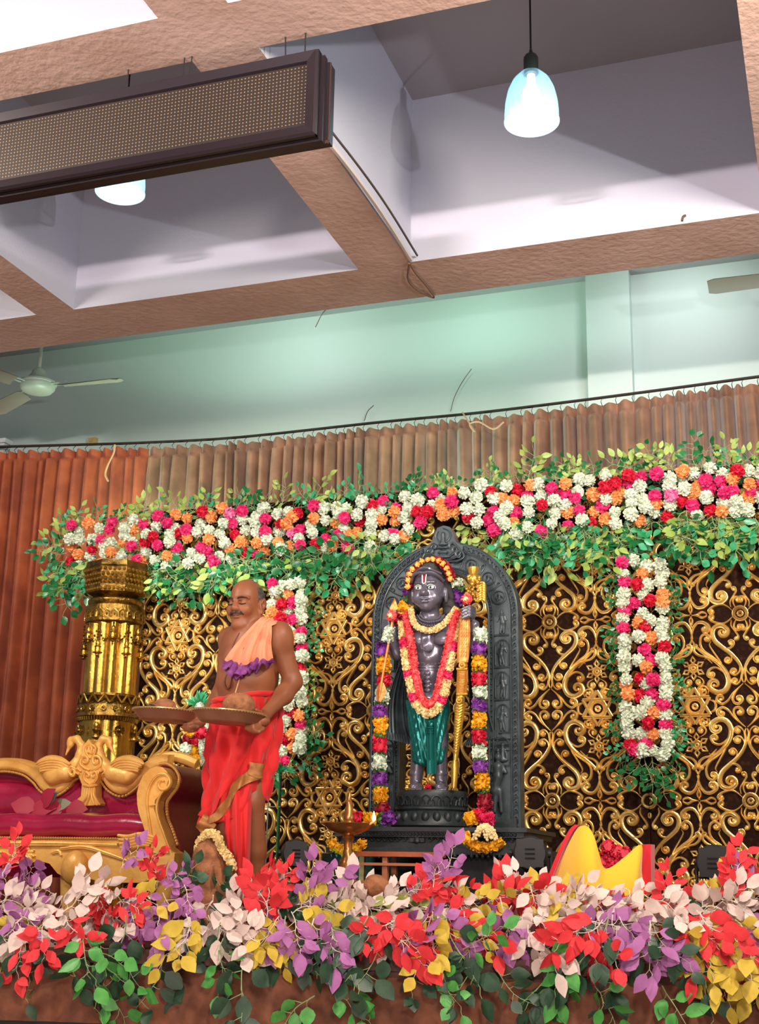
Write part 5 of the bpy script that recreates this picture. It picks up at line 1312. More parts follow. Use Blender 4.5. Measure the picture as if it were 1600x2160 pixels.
def plant(px,py,Y,label,n,seed,wf=None):
    rd=random.Random(seed); p=at(px,py,Y); t=thing('leafy_plant',label,'plant',(p[0],p[1],p[2]-.12))
    b=MB()
    for k in range(n):
        a=rd.uniform(0,2*PI); e=rd.uniform(.1,1.4); d=np.array([math.cos(a)*math.cos(e),math.sin(a)*math.cos(e),math.sin(e)]); q=p+d*rd.uniform(.0,.05)-np.array([0,0,.03]); leaf(b,q,d,[d[0]*.2,-1,.4],.055,.014)
    b.obj('leaves',G_T,t,True,180)
    b=MB(); b.tube([(p[0],p[1],SZ),p],.004,5); b.obj('stem',G_D,t)
    if wf: 
        b=MB(); q=at(*wf,Y-.06); ptube(b,[q,q+np.array([0,-.01,.004])],.024,70,.016,rd); b.sphere(q,.018,10,6); b.obj('white_blossom',PET['white'],t,True,180)
plant(420,1480,6.55,'feathery green plant with one white bloom above the trays',90,2,(421,1492))
plant(590,1618,6.6,'green tuft with a pink rose under the flower strip behind man',70,3)
b=MB(); q=at(601,1605,6.5); ptube(b,[q,q+np.array([0,-.012,.004])],.026,110,.013,rd); b.sphere(q,.02,10,6); top(b,'pink_rose',PET['pink'],'single pink rose on the green tuft right of the man','flower')
b=MB(); q=at(567,1648,6.3); ptube(b,[q,q+np.array([0,0,.03])],.022,110,.012,rd); b.tube([(q[0],q[1],SZ),q],.004,6,mi=1); b.tube([q-np.array([0,0,.13]),q-np.array([-.07,0,.13])],.003,5,mi=1)
top(b,'marigold_pick',[PET['yellow'],mat('thin_grey_stand',rgb(150,146,150),.4,.5)],'yellow marigold on a thin stand right of the man\'s knee','flower')
# red satin cushion glimpsed between arm and back
b=MB(); p=at(600,1443,7.08); b.sphere((p[0],p[1],p[2]),(.12,.08,.05),24,14); b.lathe((p[0],p[1],SZ),[(.08,0),(.08,.01),(.006,.02),(.006,p[2]-SZ)],12,mi=1); top(b,'red_satin_stand',[mat('red_satin',rgb(206,12,34),.25,coat=.5,bump=(20,.5,.01)),M_black],'shiny red satin topped stand glimpsed behind the man\'s elbow','stand')
# ------------------------------------------------------------------ the priest
M_skin=mat('skin_brown',rgb(146,88,56),.5,noise=(rgb(128,74,46),9,.35,.7),bump=(120,.12,.002),sss=.06)
M_red=mat('dhoti_red_cloth',rgb(206,16,20),.75,bump=(260,.2,.002),sheen=.2); M_zari=mat('gold_border_cloth',rgb(146,92,44),.55,.25,noise=(rgb(176,120,62),22,.35,.7),bump=(120,.4,.002))
M_peach=mat('shawl_peach_cloth',rgb(228,142,106),.85,bump=(260,.2,.002),sheen=.2); M_purple=mat('shawl_purple_border',rgb(108,40,108),.8,noise=(rgb(140,72,140),60,.4,.7))
YP=5.34
W=lambda x,y,d=0: at(x,y,YP+d)
def sd_at(prims,P):
    D_=np.full(len(P),9.)
    for p in prims:
        if p[6]<0: continue
        if p[0]=='c':
            ab=p[2]-p[1]; t=np.clip(((P-p[1])@ab)/(ab@ab+1e-12),0,1); d=np.linalg.norm(P-p[1]-t[:,None]*ab,axis=1)-(p[3]+(p[4]-p[3])*t)
        else:
            q=P-p[1]
            if p[3] is not None: q=q@np.array(p[3]).T
            k0=np.linalg.norm(q/p[2],axis=1); k1=np.linalg.norm(q/p[2]**2,axis=1)+1e-9; d=k0*(k0-1)/k1
        D_=np.minimum(D_,d)
    return D_
def surf(prims,x,y,Ya,Yb,off=.0):
    Ys=np.linspace(Ya,Yb,160); r_=R3@np.array([x-CX,y-CY,F]); P=EYE+(Ys/r_[1])[:,None]*r_
    d=sd_at(prims,P)-off; k=np.argmax(d<0) if (d<0).any() else int(np.argmin(d)); return P[k]
def priest():
    hc=W(519,1275,-.03); tc=_n((EYE-hc)*np.array([1,1,0])); lf=np.array([tc[1],-tc[0],0]); 
    if lf[0]>0: lf=-lf
    def basis(a,pitch): 
        f=_n(math.cos(a)*tc+math.sin(a)*lf+np.array([0,0,-pitch])); r_=_n(np.cross(f,[0,0,1])); return r_,f,np.cross(r_,f)
    r1,f1,u1=basis(math.radians(31),.12); Q=np.array([r1,f1,u1]); H=lambda a,b_,c_: hc+r1*a+f1*b_+u1*c_
    r2,f2,u2=basis(math.radians(40),0); B=np.array([r2,f2,u2])
    foot=W(520,1990); t=thing('person','bald man in red dhoti and peach shoulder cloth carrying two trays','person',(foot[0],YP,SZ))
    tor=[ell(W(526,1368),(.160,.098,.125),.04,B),ell(W(524,1400),(.150,.112,.11),.05,B),ell(W(521,1440),(.148,.128,.105),.05,B),ell(W(519,1490),(.140,.112,.10),.04,B),
         ell(W(500,1385,-.085),(.06,.03,.045),.03),ell(W(545,1383,-.105),(.06,.03,.045),.03)]
    sh_n=W(586,1341,-.06); sh_f=W(484,1347,.07)
    tor+=[cap(W(535,1325,.0),sh_n,.052,.054,.04),cap(W(522,1328,.02),sh_f,.045,.05,.04)]
    pr=list(tor)
    # head
    pr+=[ell(H(0,-.012,.034),(.072,.092,.082),.02,Q),ell(H(0,.028,-.028),(.062,.070,.066),.03,Q),ell(H(0,.060,-.076),(.028,.024,.020),.02,Q),
         cap(H(-.045,-.005,-.046),H(-.012,.058,-.080),.022,.018,.02),cap(H(.045,-.005,-.046),H(.012,.058,-.080),.022,.018,.02),
         cap(H(0,.084,.014),H(0,.102,-.022),.010,.0165,.010),ell(H(.013,.098,-.026),(.009,.012,.009),.005,Q),ell(H(-.013,.098,-.026),(.009,.012,.009),.005,Q),
         ell(H(.031,.088,.004),(.020,.014,.012),.006,Q,-1),ell(H(-.031,.088,.004),(.020,.014,.012),.006,Q,-1),
         ell(H(.031,.074,.002),(.015,.012,.011),.004,Q),ell(H(-.031,.074,.002),(.015,.012,.011),.004,Q),
         cap(H(.014,.090,.020),H(.052,.066,.022),.008,.007,.008),cap(H(-.014,.090,.020),H(-.052,.066,.022),.008,.007,.008),
         ell(H(.040,.068,-.03),(.022,.022,.022),.02,Q),ell(H(-.040,.068,-.03),(.022,.022,.022),.02,Q),
         ell(H(0,.088,-.050),(.022,.012,.006),.003,Q),ell(H(0,.087,-.062),(.019,.012,.008),.004,Q),
         ell(H(0,.06,-.10),(.04,.028,.018),.02,Q),
         cap(H(0,-.02,-.05),W(533,1330,.01),.056,.066,.03),cap(H(0,.03,-.105),W(518,1334,-.04),.038,.045,.03)]
    for s in (1,-1):
        c_=H(s*.075,-.012,-.012)
        pr+=[ell(c_,(.010,.020,.034),.004,Q),ell(H(s*.085,-.018,.0),(.006,.021,.026),.003,Q),ell(H(s*.084,-.008,-.006),(.006,.009,.014),.003,Q,-1),ell(H(s*.078,-.004,-.044),(.007,.009,.010),.004,Q)]
    # near arm
    el=W(617,1438,.0); wr=W(563,1503,-.20)
    pr+=[ell(sh_n+np.array([.012,0,-.012]),(.056,.054,.07),.03),cap(sh_n,el,.052,.041,.03),cap(el,W(598,1466,-.06),.043,.042,.02),cap(W(598,1466,-.06),wr,.040,.026,.02)]
    pm=W(552,1521,-.27); pr+=[cap(wr,pm,.025,.028,.015),ell(pm,(.034,.036,.02),.012)]
    for k,(bx,by,mx,my,tx,ty) in enumerate(((545,1528,533,1531,519,1531),(547,1533,534,1537,518,1537),(551,1536,539,1541,525,1541),(555,1537,546,1543,534,1544))):
        a_,m_,e_=W(bx,by,-.30),W(mx,my,-.335),W(tx,ty,-.33); pr+=[cap(a_,m_,.0095,.0088,.006),cap(m_,e_,.0086,.0072,.003)]
    pr+=[cap(W(556,1512,-.25),W(549,1503,-.31),.012,.010,.008),cap(W(549,1503,-.31),W(540,1498,-.335),.010,.008,.003)]
    # far arm
    el2=W(474,1437,.10); wr2=W(436,1508,-.10)
    pr+=[cap(sh_f,el2,.045,.038,.03),cap(el2,wr2,.038,.025,.02)]
    pm2=W(417,1524,-.17); pr+=[cap(wr2,pm2,.024,.026,.015),ell(pm2,(.036,.036,.02),.012)]
    for k,(bx,by,mx,my,tx,ty) in enumerate(((408,1524,398,1527,388,1527),(408,1530,396,1534,384,1534),(411,1534,400,1539,390,1540),(416,1536,407,1541,398,1543))):
        a_,m_,e_=W(bx,by,-.19),W(mx,my,-.21),W(tx,ty,-.21); pr+=[cap(a_,m_,.0095,.0088,.006),cap(m_,e_,.0086,.0072,.003)]
    pr+=[cap(W(420,1516,-.17),W(412,1507,-.20),.012,.010,.008),cap(W(412,1507,-.20),W(404,1503,-.21),.010,.008,.003)]
    # legs
    for hx,kx,kd,ax,ad,kn in ((533,531,-.03,536,.10,1),(495,482,-.08,472,-.10,0)):
        k_=W(kx,1690,kd); an=W(ax,1960,ad); an[2]=SZ+.075; hp=W(hx,1510)
        pr+=[cap(hp,k_,.070,.054,.03),cap(k_,k_*.62+an*.38+np.array([0,.015,0]),.054,.052,.02),cap(k_*.62+an*.38+np.array([0,.015,0]),an,.052,.034,.02),
             cap(an,an+f2*.05-np.array([0,0,.035]),.034,.033,.02),cap(an+f2*.0-np.array([0,0,.045]),an+f2*.14-np.array([0,0,.05]),.028,.026,.02),cap(an-np.array([0,0,.045]),an-f2*.045-np.array([0,0,.045]),.028,.026,.02)]
        for q in range(5): 
            o_=r2*(q-2)*.017*(1); L0=.165-.008*abs(q-(3 if kn else 1)); pr.append(cap(an+f2*.14+o_*.9-np.array([0,0,.056]),an+f2*L0+o_-np.array([0,0,.060]),.012,.010,.004))
    body=sdf_mb(pr,.0048); body.obj('body',M_skin,t,True,180)
    # hair, brows, moustache, eyes
    hp=[ell(H(0,-.014,.030),(.0755,.0945,.081),.004,Q),ell(H(0,.062,.04),(.110,.065,.15),.006,Q,-1),ell(H(0,-.01,.132),(.12,.14,.062),.006,Q,-1),ell(H(.0,.0,-.12),(.12,.15,.075),.006,Q,-1)]
    sdf_mb(hp,.0035).obj('hair',mat('grey_hair',rgb(96,88,82),.8,noise=(rgb(52,46,42),60,.35,.65),bump=(180,.8,.004)),t,True,180)
    M_hair=mat('dark_hair',rgb(40,32,28),.8)
    M_grey=mat('greying_moustache',rgb(84,74,70),.85,noise=(rgb(40,34,32),70,.4,.6))
    for s in (1,-1):
        b=MB(); b.tube(catmull([H(s*.012,.099,.020),H(s*.030,.093,.026),H(s*.054,.070,.020)],4),[.003,.004,.0045,.0045,.0045,.004,.0035,.003,.002],6); b.obj('eyebrow',M_hair,t)
        b=MB(); b.tube(catmull([H(s*.016,.0895,-.002),H(s*.031,.0905,-.006),H(s*.047,.082,-.003)],4),.0026,6); b.obj('eyelashes',M_hair,t)
    mp=[cap(H(0,.101,-.040),H(s*.024,.093,-.045),.007,.0065,.003) for s in (1,-1)]+[cap(H(s*.024,.093,-.045),H(s*.034,.082,-.052),.0065,.004,.003) for s in (1,-1)]
    sdf_mb(mp,.002).obj('moustache',M_grey,t,True,180)
    b=MB(); b.tube(catmull([H(-.020,.098,-.0565),H(0,.102,-.0555),H(.020,.098,-.0565)],3),.0015,5); b.obj('lip_line',M_hair,t)
    # neck beads and sacred thread on the skin
    sf=lambda x,y,o=.004: surf(tor,x,y,4.9,5.7,o)
    b=MB()
    P=[sf(505,1335,.006),sf(497,1350,.006),sf(489,1370,.006),sf(484,1395),sf(480,1418),sf(473,1438),sf(477,1452,.008),sf(484,1450,.008),sf(487,1436,.008),sf(489,1415,.006)]
    b.tube(catmull(P,5),.0035,6); b.obj('bead_necklace',mat('brown_beads',rgb(92,50,32),.5),t)
    b=MB(); b.tube(catmull([sf(507,1420,.005),sf(503,1438,.005),sf(498,1455,.005),sf(493,1472,.006)],5),.003,6); b.obj('sacred_thread',mat('cream_thread',rgb(226,180,140),.8),t)
    # dhoti
    KX=[(1460,455,584),(1480,449,588),(1500,446,592),(1530,443,592),(1560,440,589),(1600,434,583),(1640,436,574),(1680,432,562),(1710,429,556),(1742,424,550)]
    ys=[k[0] for k in KX]; Lf=lambda y: float(np.interp(y,ys,[k[1] for k in KX])); Rf=lambda y: float(np.interp(y,ys,[k[2] for k in KX]))
    dp=lambda y: .150-.012*(y-1470)/270
    dc=lambda y: .0-.01*(y-1470)/270
    vd=_n(np.array([W(520,1500)[0],W(520,1500)[1],0])); sd_=np.array([vd[1],-vd[0],0]) # view dir and side
    def skirt(y,a):
        xl_,xr_=Lf(y),Rf(y); c_=W((xl_+xr_)/2,y,dc(y)); hw=(xr_-xl_)/2*.00208; 
        rip=.015*math.sin(a*9+(y-1460)*.030)+.007*math.sin(a*17-(y-1460)*.045+1)+.004*math.sin(a*5+(y-1460)*.06)
        rip*=min(1,(y-1455)/40)
        return c_+sd_*(hw+rip)*math.cos(a)+vd*(dp(y)+rip)*math.sin(a)
    b=MB(); rows=[]
    for i in range(64):
        v=i/63; row=[]
        for k in range(144):
            a=2*PI*k/144; ca=math.cos(a); 
            y0=1473-10*ca; y1=1722-32*ca+8*math.sin(3*a) if math.sin(a)<0 else 1716-25*ca
            row.append(skirt(y0+(y1-y0)*v,a))
        rows.append(row)
    rows.append([p-(p-np.mean(rows[-1],axis=0))*.03+np.array([0,0,.004]) for p in rows[-1]])
    b.grid(rows,True,False); dh=b.obj('dhoti',M_red,t,True,180)
    # rolled waist
    b=MB(); b.tube([skirt(1478-9*math.cos(a),a)+np.array([0,0,.002]) for a in np.linspace(0,2*PI,49)[:-1]],[.013+.003*math.sin(9*a) for a in np.linspace(0,2*PI,49)[:-1]],8,closed=True) if False else b.tube([skirt(1475-10*math.cos(a),a) for a in np.linspace(0,2*PI,49)[:-1]],.013,8,closed=True)
    b.obj('waist_roll',M_red,dh)
    def onskirt(x,y,off):
        xl_,xr_=Lf(y),Rf(y); u=max(-.97,min(.97,(x-(xl_+xr_)/2)/((xr_-xl_)/2))); a=-math.acos(u); p=skirt(y,a); n_=_n(p-W((xl_+xr_)/2,y,dc(y)))
        q=W(x,y); return p+n_*off
    def bandm(top_,bot,off,m,name,par,folds=0):
        Tt=catmull([(x,y,0) for x,y in top_],5); Bt=catmull([(x,y,0) for x,y in bot],5); b=MB(); rows=[]
        for i,(p,q) in enumerate(zip(Tt,Bt)):
            row=[]
            for v in np.linspace(0,1,9):
                x=p[0]*(1-v)+q[0]*v; y=p[1]*(1-v)+q[1]*v; row.append(onskirt(x,y,off+folds*math.sin(i*.9+v*2)))
            rows.append(row)
        b.grid(rows); back=[[p+vd*.006 for p in r_][::-1] for r_ in rows]; b.grid(back); return b.obj(name,m,par,True,180,fix=False)
    # wrapped front fall with gold border running diagonally
    fall=bandm([(560,1500),(535,1560),(508,1620),(470,1690),(448,1735)],[(520,1520),(500,1575),(480,1630),(450,1690),(430,1722)],.012,M_red,'front_fall',t,.003)
    bandm([(524,1612),(522,1630),(505,1644),(490,1662),(478,1690),(462,1715),(447,1730)],[(553,1618),(551,1642),(524,1654),(500,1672),(486,1700),(470,1728),(452,1742)],.020,M_zari,'gold_border',fall,.003)
    bandm([(521,1632),(540,1640),(553,1645)],[(519,1638),(538,1646),(552,1640)],.026,M_zari,'gold_border_fold',fall,.001)
    # hanging pleats between the legs
    b=MB(); rows=[]
    for i in range(30):
        v=i/29; y=1655+265*v; xl_=446+44*v; xr_=532-8*v; row=[]
        for k in range(41):
            u=k/40; x=xl_+(xr_-xl_)*u; row.append(W(x,y+ (8*math.sin(u*9) if i==29 else 0),-.118-.035*math.sin(PI*min(1,v*1.3))+.012*math.sin(u*19+v*2)+.05*v*v+.05*(2*u-1)**2))
        rows.append(row)
    b.grid(rows); b.grid([[p+vd*.008 for p in r_][::-1] for r_ in rows]); pl=b.obj('front_pleats',M_red,t,True,180,fix=False)
    b=MB(); rows=[]
    for i in range(10):
        v=i/9; x0,y0=446-20*v,1722+30*v; rows.append([W(x0-14*(1-w_)*1+w_*10,y0-8+w_*26,-.175+.012*math.sin(v*7+w_*3)) for w_ in np.linspace(0,1,7)])
    b.grid(rows); b.grid([[p+vd*.006 for p in r_][::-1] for r_ in rows]); b.obj('gold_hem_corner',M_zari,pl,True,180,fix=False)
    # shoulder cloth
    LE=catmull([(540,1311,0),(522,1330,0),(504,1350,0),(487,1371,0),(473,1392,0),(467,1408,0)],4); RE=catmull([(573,1320,0),(573,1338,0),(572,1355,0),(573,1374,0),(576,1391,0),(577,1402,0)],4)
    n=len(LE); NS=60; rows=[]; shp=tor+[cap(sh_n,el,.052,.041,.03)]
    for i in range(n):
        v=i/(n-1); row=[]
        for k in range(NS+1):
            s=k/NS; x=LE[i][0]*(1-s)+RE[i][0]*s; y=LE[i][1]*(1-s)+RE[i][1]*s+ v*v*(26*math.exp(-((s-.33)/.14)**2)+14*math.exp(-((s-.62)/.1)**2)+5*math.sin(s*30))
            fold=.014+ (.026*math.sin(s*17+.8)*(.25+v)+.012*math.sin(s*37+2)*v)*min(1,s*6)*min(1,(1-s)*6+.2)*.62
            row.append(surf(shp,x,y,4.85,5.75,.017+max(.0,fold)*.9))
        rows.append(row)
    bk=[]
    for j,(dy,dz) in enumerate(((.14,-.10),(.12,-.03),(.09,.012),(.045,.026),(.015,.015))):
        bk.append([rows[0][k]+np.array([.01,dy,dz+.006*math.sin(k*.5)]) for k in range(NS+1)])
    allr=bk+rows; split_=len(bk)+int(n*.80)
    for a_,b_,m,nm in ((0,split_+1,M_peach,'shoulder_cloth'),(split_,len(allr),M_purple,'purple_border')):
        b=MB(); b.grid(allr[a_:b_]); b.grid([[p+vd*.005 for p in r_][::-1] for r_ in allr[a_:b_]]); o=b.obj(nm,m,t if nm=='shoulder_cloth' else sc,True,180,fix=False)
        if nm=='shoulder_cloth': sc=o
    # crumpled purple rolls at the hem
    b=MB()
    for P,r_ in (([(484,1424),(492,1412),(497,1398)],.020),([(502,1426),(508,1412),(512,1400)],.022),([(533,1408),(540,1398),(545,1388)],.017),([(520,1418),(528,1410),(532,1400)],.018)):
        L_=catmull([surf(tor,x,y,4.85,5.75,.028) for x,y in P],3); b.tube(L_,[r_*(1-.5*i/(len(L_)-1)) for i in range(len(L_))],12)
    b.obj('hem_rolls',M_purple,sc)
    b=MB(); b.tube(catmull([surf(shp,x,y,4.85,5.75,.02) for x,y in ((549,1395),(560,1397),(570,1397),(577,1397))],3),.004,5); b.obj('dark_trim',mat('violet_trim',rgb(72,16,110),.7),sc)
    return hc
priest()
M_tray=mat('tray_bronze',rgb(160,112,84),.45,.4,noise=(rgb(136,92,68),10,.35,.7),bump=(50,.2,.003)); M_tw2=mat('tray_rim_brass',rgb(214,176,120),.3,.8)
def tray(c_,R,label,tilt,fill):
    t=thing('metal_tray',label,'tray',c_); t.rotation_euler=(0,tilt,0); C0=(0,0,0)
    def put(b,nm,m,ang=40):
        me=b.mesh(nm,m,True,ang); o=bpy.data.objects.new(nm,me); COL.objects.link(o); o.parent=t; return o
    b=MB(); prof=[(.001,-.0),(R*.74,-.0),(R*.78,.004),(R*.97,.040),(R,.044),(R*.985,.047),(R*.95,.044),(R*.76,.010),(.001,.006)]
    rows=[[(r_*math.cos(2*PI*k/96),r_*math.sin(2*PI*k/96),z) for k in range(96)] for r_,z in prof]; b.grid(rows,True,False); put(b,'tray_body',M_tray)
    b=MB(); b.tube([(R*math.cos(a),R*math.sin(a),.046) for a in np.linspace(0,2*PI,97)[:-1]],.0035,6,closed=True)
    for k in range(72): a=2*PI*k/72; b.sphere((R*math.cos(a),R*math.sin(a),.043),.0042,5,4)
    put(b,'beaded_rim',M_tw2)
    return t
t1c=W(481,1526,-.33)-np.array([0,0,.0]); tray(t1c,.158,'bronze tray with a coconut held in front of the man\'s waist',math.radians(3.5),0)
t2c=W(352,1522,-.20); tray(t2c,.155,'bronze tray at left held out in the man\'s other hand',math.radians(2.5),0)
M_coco=mat('coconut_husk',rgb(170,112,74),.9,noise=(rgb(120,74,46),26,.35,.7),bump=(70,.8,.008))
def coconut(c_,r_,label,tuft=True):
    t=thing('coconut',label,'coconut',(c_[0],c_[1],c_[2]-r_)); b=MB(); rd=random.Random(int(c_[0]*1000))
    rows=[]
    for i in range(15):
        th=PI*i/14; rr=math.sin(th)*(1-.10*math.cos(th)); row=[]
        for k in range(24):
            a=2*PI*k/24; q=1+.03*math.cos(3*a)+rd.uniform(-.015,.015); row.append((c_[0]+r_*max(rr,.02)*q*math.cos(a)*1.15,c_[1]+r_*max(rr,.02)*q*math.sin(a),c_[2]-r_*math.cos(th)))
        rows.append(row)
    b.grid(rows,True,True); b.obj('husk',M_coco,t)
    if tuft:
        b=MB(); 
        for k in range(14): a=rd.uniform(0,6.28); b.tube([(c_[0],c_[1],c_[2]+r_*.9),(c_[0]+.012*math.cos(a),c_[1]+.012*math.sin(a),c_[2]+r_*1.05)],[.006,.002],5)
        b.obj('fibre_tuft',M_coco,t)
coconut(t1c+np.array([.045,.0,.006+.062]),.062,'brown coconut sitting on the tray at the man\'s waist')
coconut(t2c+np.array([-.03,.02,.006+.05]),.050,'brown coconut sitting on the left hand tray')
b=MB(); c_=t2c+np.array([-.09,-.03,.012])
for k in range(16): leaf(b,c_+np.array([rnd.uniform(-.03,.09),rnd.uniform(-.06,.03),.01+rnd.uniform(0,.03)]),[rnd.uniform(-1,1),rnd.uniform(-1,1),.1],[0,0,1],.07,.03)
b.v=[(x,y,max(z,c_[2])) for x,y,z in b.v]
top(b,'betel_leaves',mat('pale_tray_leaves',rgb(176,150,140),.6,noise=(rgb(90,110,80),12,.4,.6)),'pale leaves lying in the left hand tray','leaves')
# garlanded coconut block near the sofa
p=at(442,1800,5.16); t=thing('garlanded_block','brown domed fibrous block rimmed with white blossoms before the sofa','offering',(p[0],p[1],SZ))
b=MB(); b.lathe((p[0],p[1],SZ),[(.075,0),(.08,.1),(.075,p[2]-SZ-.03),(.066,p[2]-SZ+.02),(.05,p[2]-SZ+.06),(.02,p[2]-SZ+.085),(.002,p[2]-SZ+.09)],24); b.obj('block',M_coco,t)
b=MB(); rd=random.Random(77); ptube(b,catmull([at(418,1835,5.14),at(417,1800,5.13),at(424,1772,5.12),at(440,1758,5.10),at(456,1762,5.10),at(466,1785,5.12),at(486,1815,5.13),at(490,1835,5.14)],5),.019,520,.013,rd); b.obj('white_blossom_string',PET['cream'],t,True,180)
coconut(at(792,1868,5.25),.045,'small brown coconut half hidden in white leaves below the wooden stool',False)
# ------------------------------------------------------------------ coloured leaf branches on the stage edge
FC={'white':((232,212,204),(216,192,184),'S'),'mauve':((178,112,172),(160,92,150),'S'),'coral red':((232,56,64),(212,40,48),'S'),'yellow':((216,190,72),(196,164,48),'S'),'lime green':((168,176,98),(148,158,80),'S'),'dark green':((32,60,42),(52,84,60),'G'),'bright green':((62,140,62),(96,176,84),'G'),'variegated':((34,70,48),(60,96,70),'G')}
FB={}
for i,(k,(c1,c2,st_)) in enumerate(FC.items()):
    m=mat('leaf_cloth_'+k.replace(' ','_'),rgb(*c1),.7 if st_=='S' else .42,noise=(rgb(*c2),18,.35,.7),bump=(200,.2,.002))
    dk=k.endswith('green') and k!='lime green'
    FB[k]=[spray_mesh(300+i*10+j,.155 if not dk else .22,.084,.056,(8 if not dk else 7),m,S_W if st_=='S' else mat('vine_stem_%d%d'%(i,j),rgb(60,96,60),.6) if j==0 and False else (S_W if st_=='S' else S_G),.0026,'branch_'+k.replace(' ','_')+str(j),.35,.036) for j in range(4)]
LM=[(70,'below the far left of the sofa'),(140,'below the left half of the sofa'),(210,'below the swan crest of the sofa'),(290,'below the sofa knee'),(370,'below the sofa arm'),(440,'below the garlanded block'),(510,"below the man's left side"),(580,"below the man's bare leg"),(650,'below the stage light beside the man'),(720,'just left of the brass lamp'),(790,'just right of the brass lamp'),(860,'below the wooden stool'),(940,'below the right end of the stool'),(1020,'below the plinth tassel'),(1100,'below the plinth corner'),(1180,'left of the yellow headdress'),(1260,'below the taller yellow peak'),(1340,'below the lower yellow peak'),(1410,'right of the yellow headdress'),(1480,'below the right flower strip'),(1550,'below the rightmost stage light'),(1700,'at the right end of the stage')]
def fspray(px,py,kind,ang,sc=1.,dy=None):
    wv=next(w_ for x_,w_ in LM if px<x_)
    hv='standing high' if py<1850 else 'upright' if py<1885 else 'lying flat' if py<1915 else 'drooping' if py<1945 else 'tipping down' if py<1975 else 'hanging' if py<2010 else 'hanging low'
    Y=5.2
    for _ in range(6): Y=sfront(at(px,py,Y)[0])
    Y+= dy if dy is not None else (rnd.uniform(-.06,.10) if py<1960 else -.08-rnd.uniform(0,.05))
    p=at(px,py,Y); aa=math.radians(ang); p=p-np.array([math.cos(aa),0,math.sin(aa)])*.085*sc
    spray('vine_branch' if kind=='dark green' else 'leaf_branch',f'{kind} leaf branch {hv} {wv}','leaf branch',f'{kind} branches {hv} {wv}',rnd.choice(FB[kind]),p,math.radians(ang),rnd.uniform(-.35,.35),sc,rnd.uniform(-.5,.5),rnd.random()<.4)
w,m_,c_,y_,l_,d_,g_,v_='white','mauve','coral red','yellow','lime green','dark green','bright green','variegated'
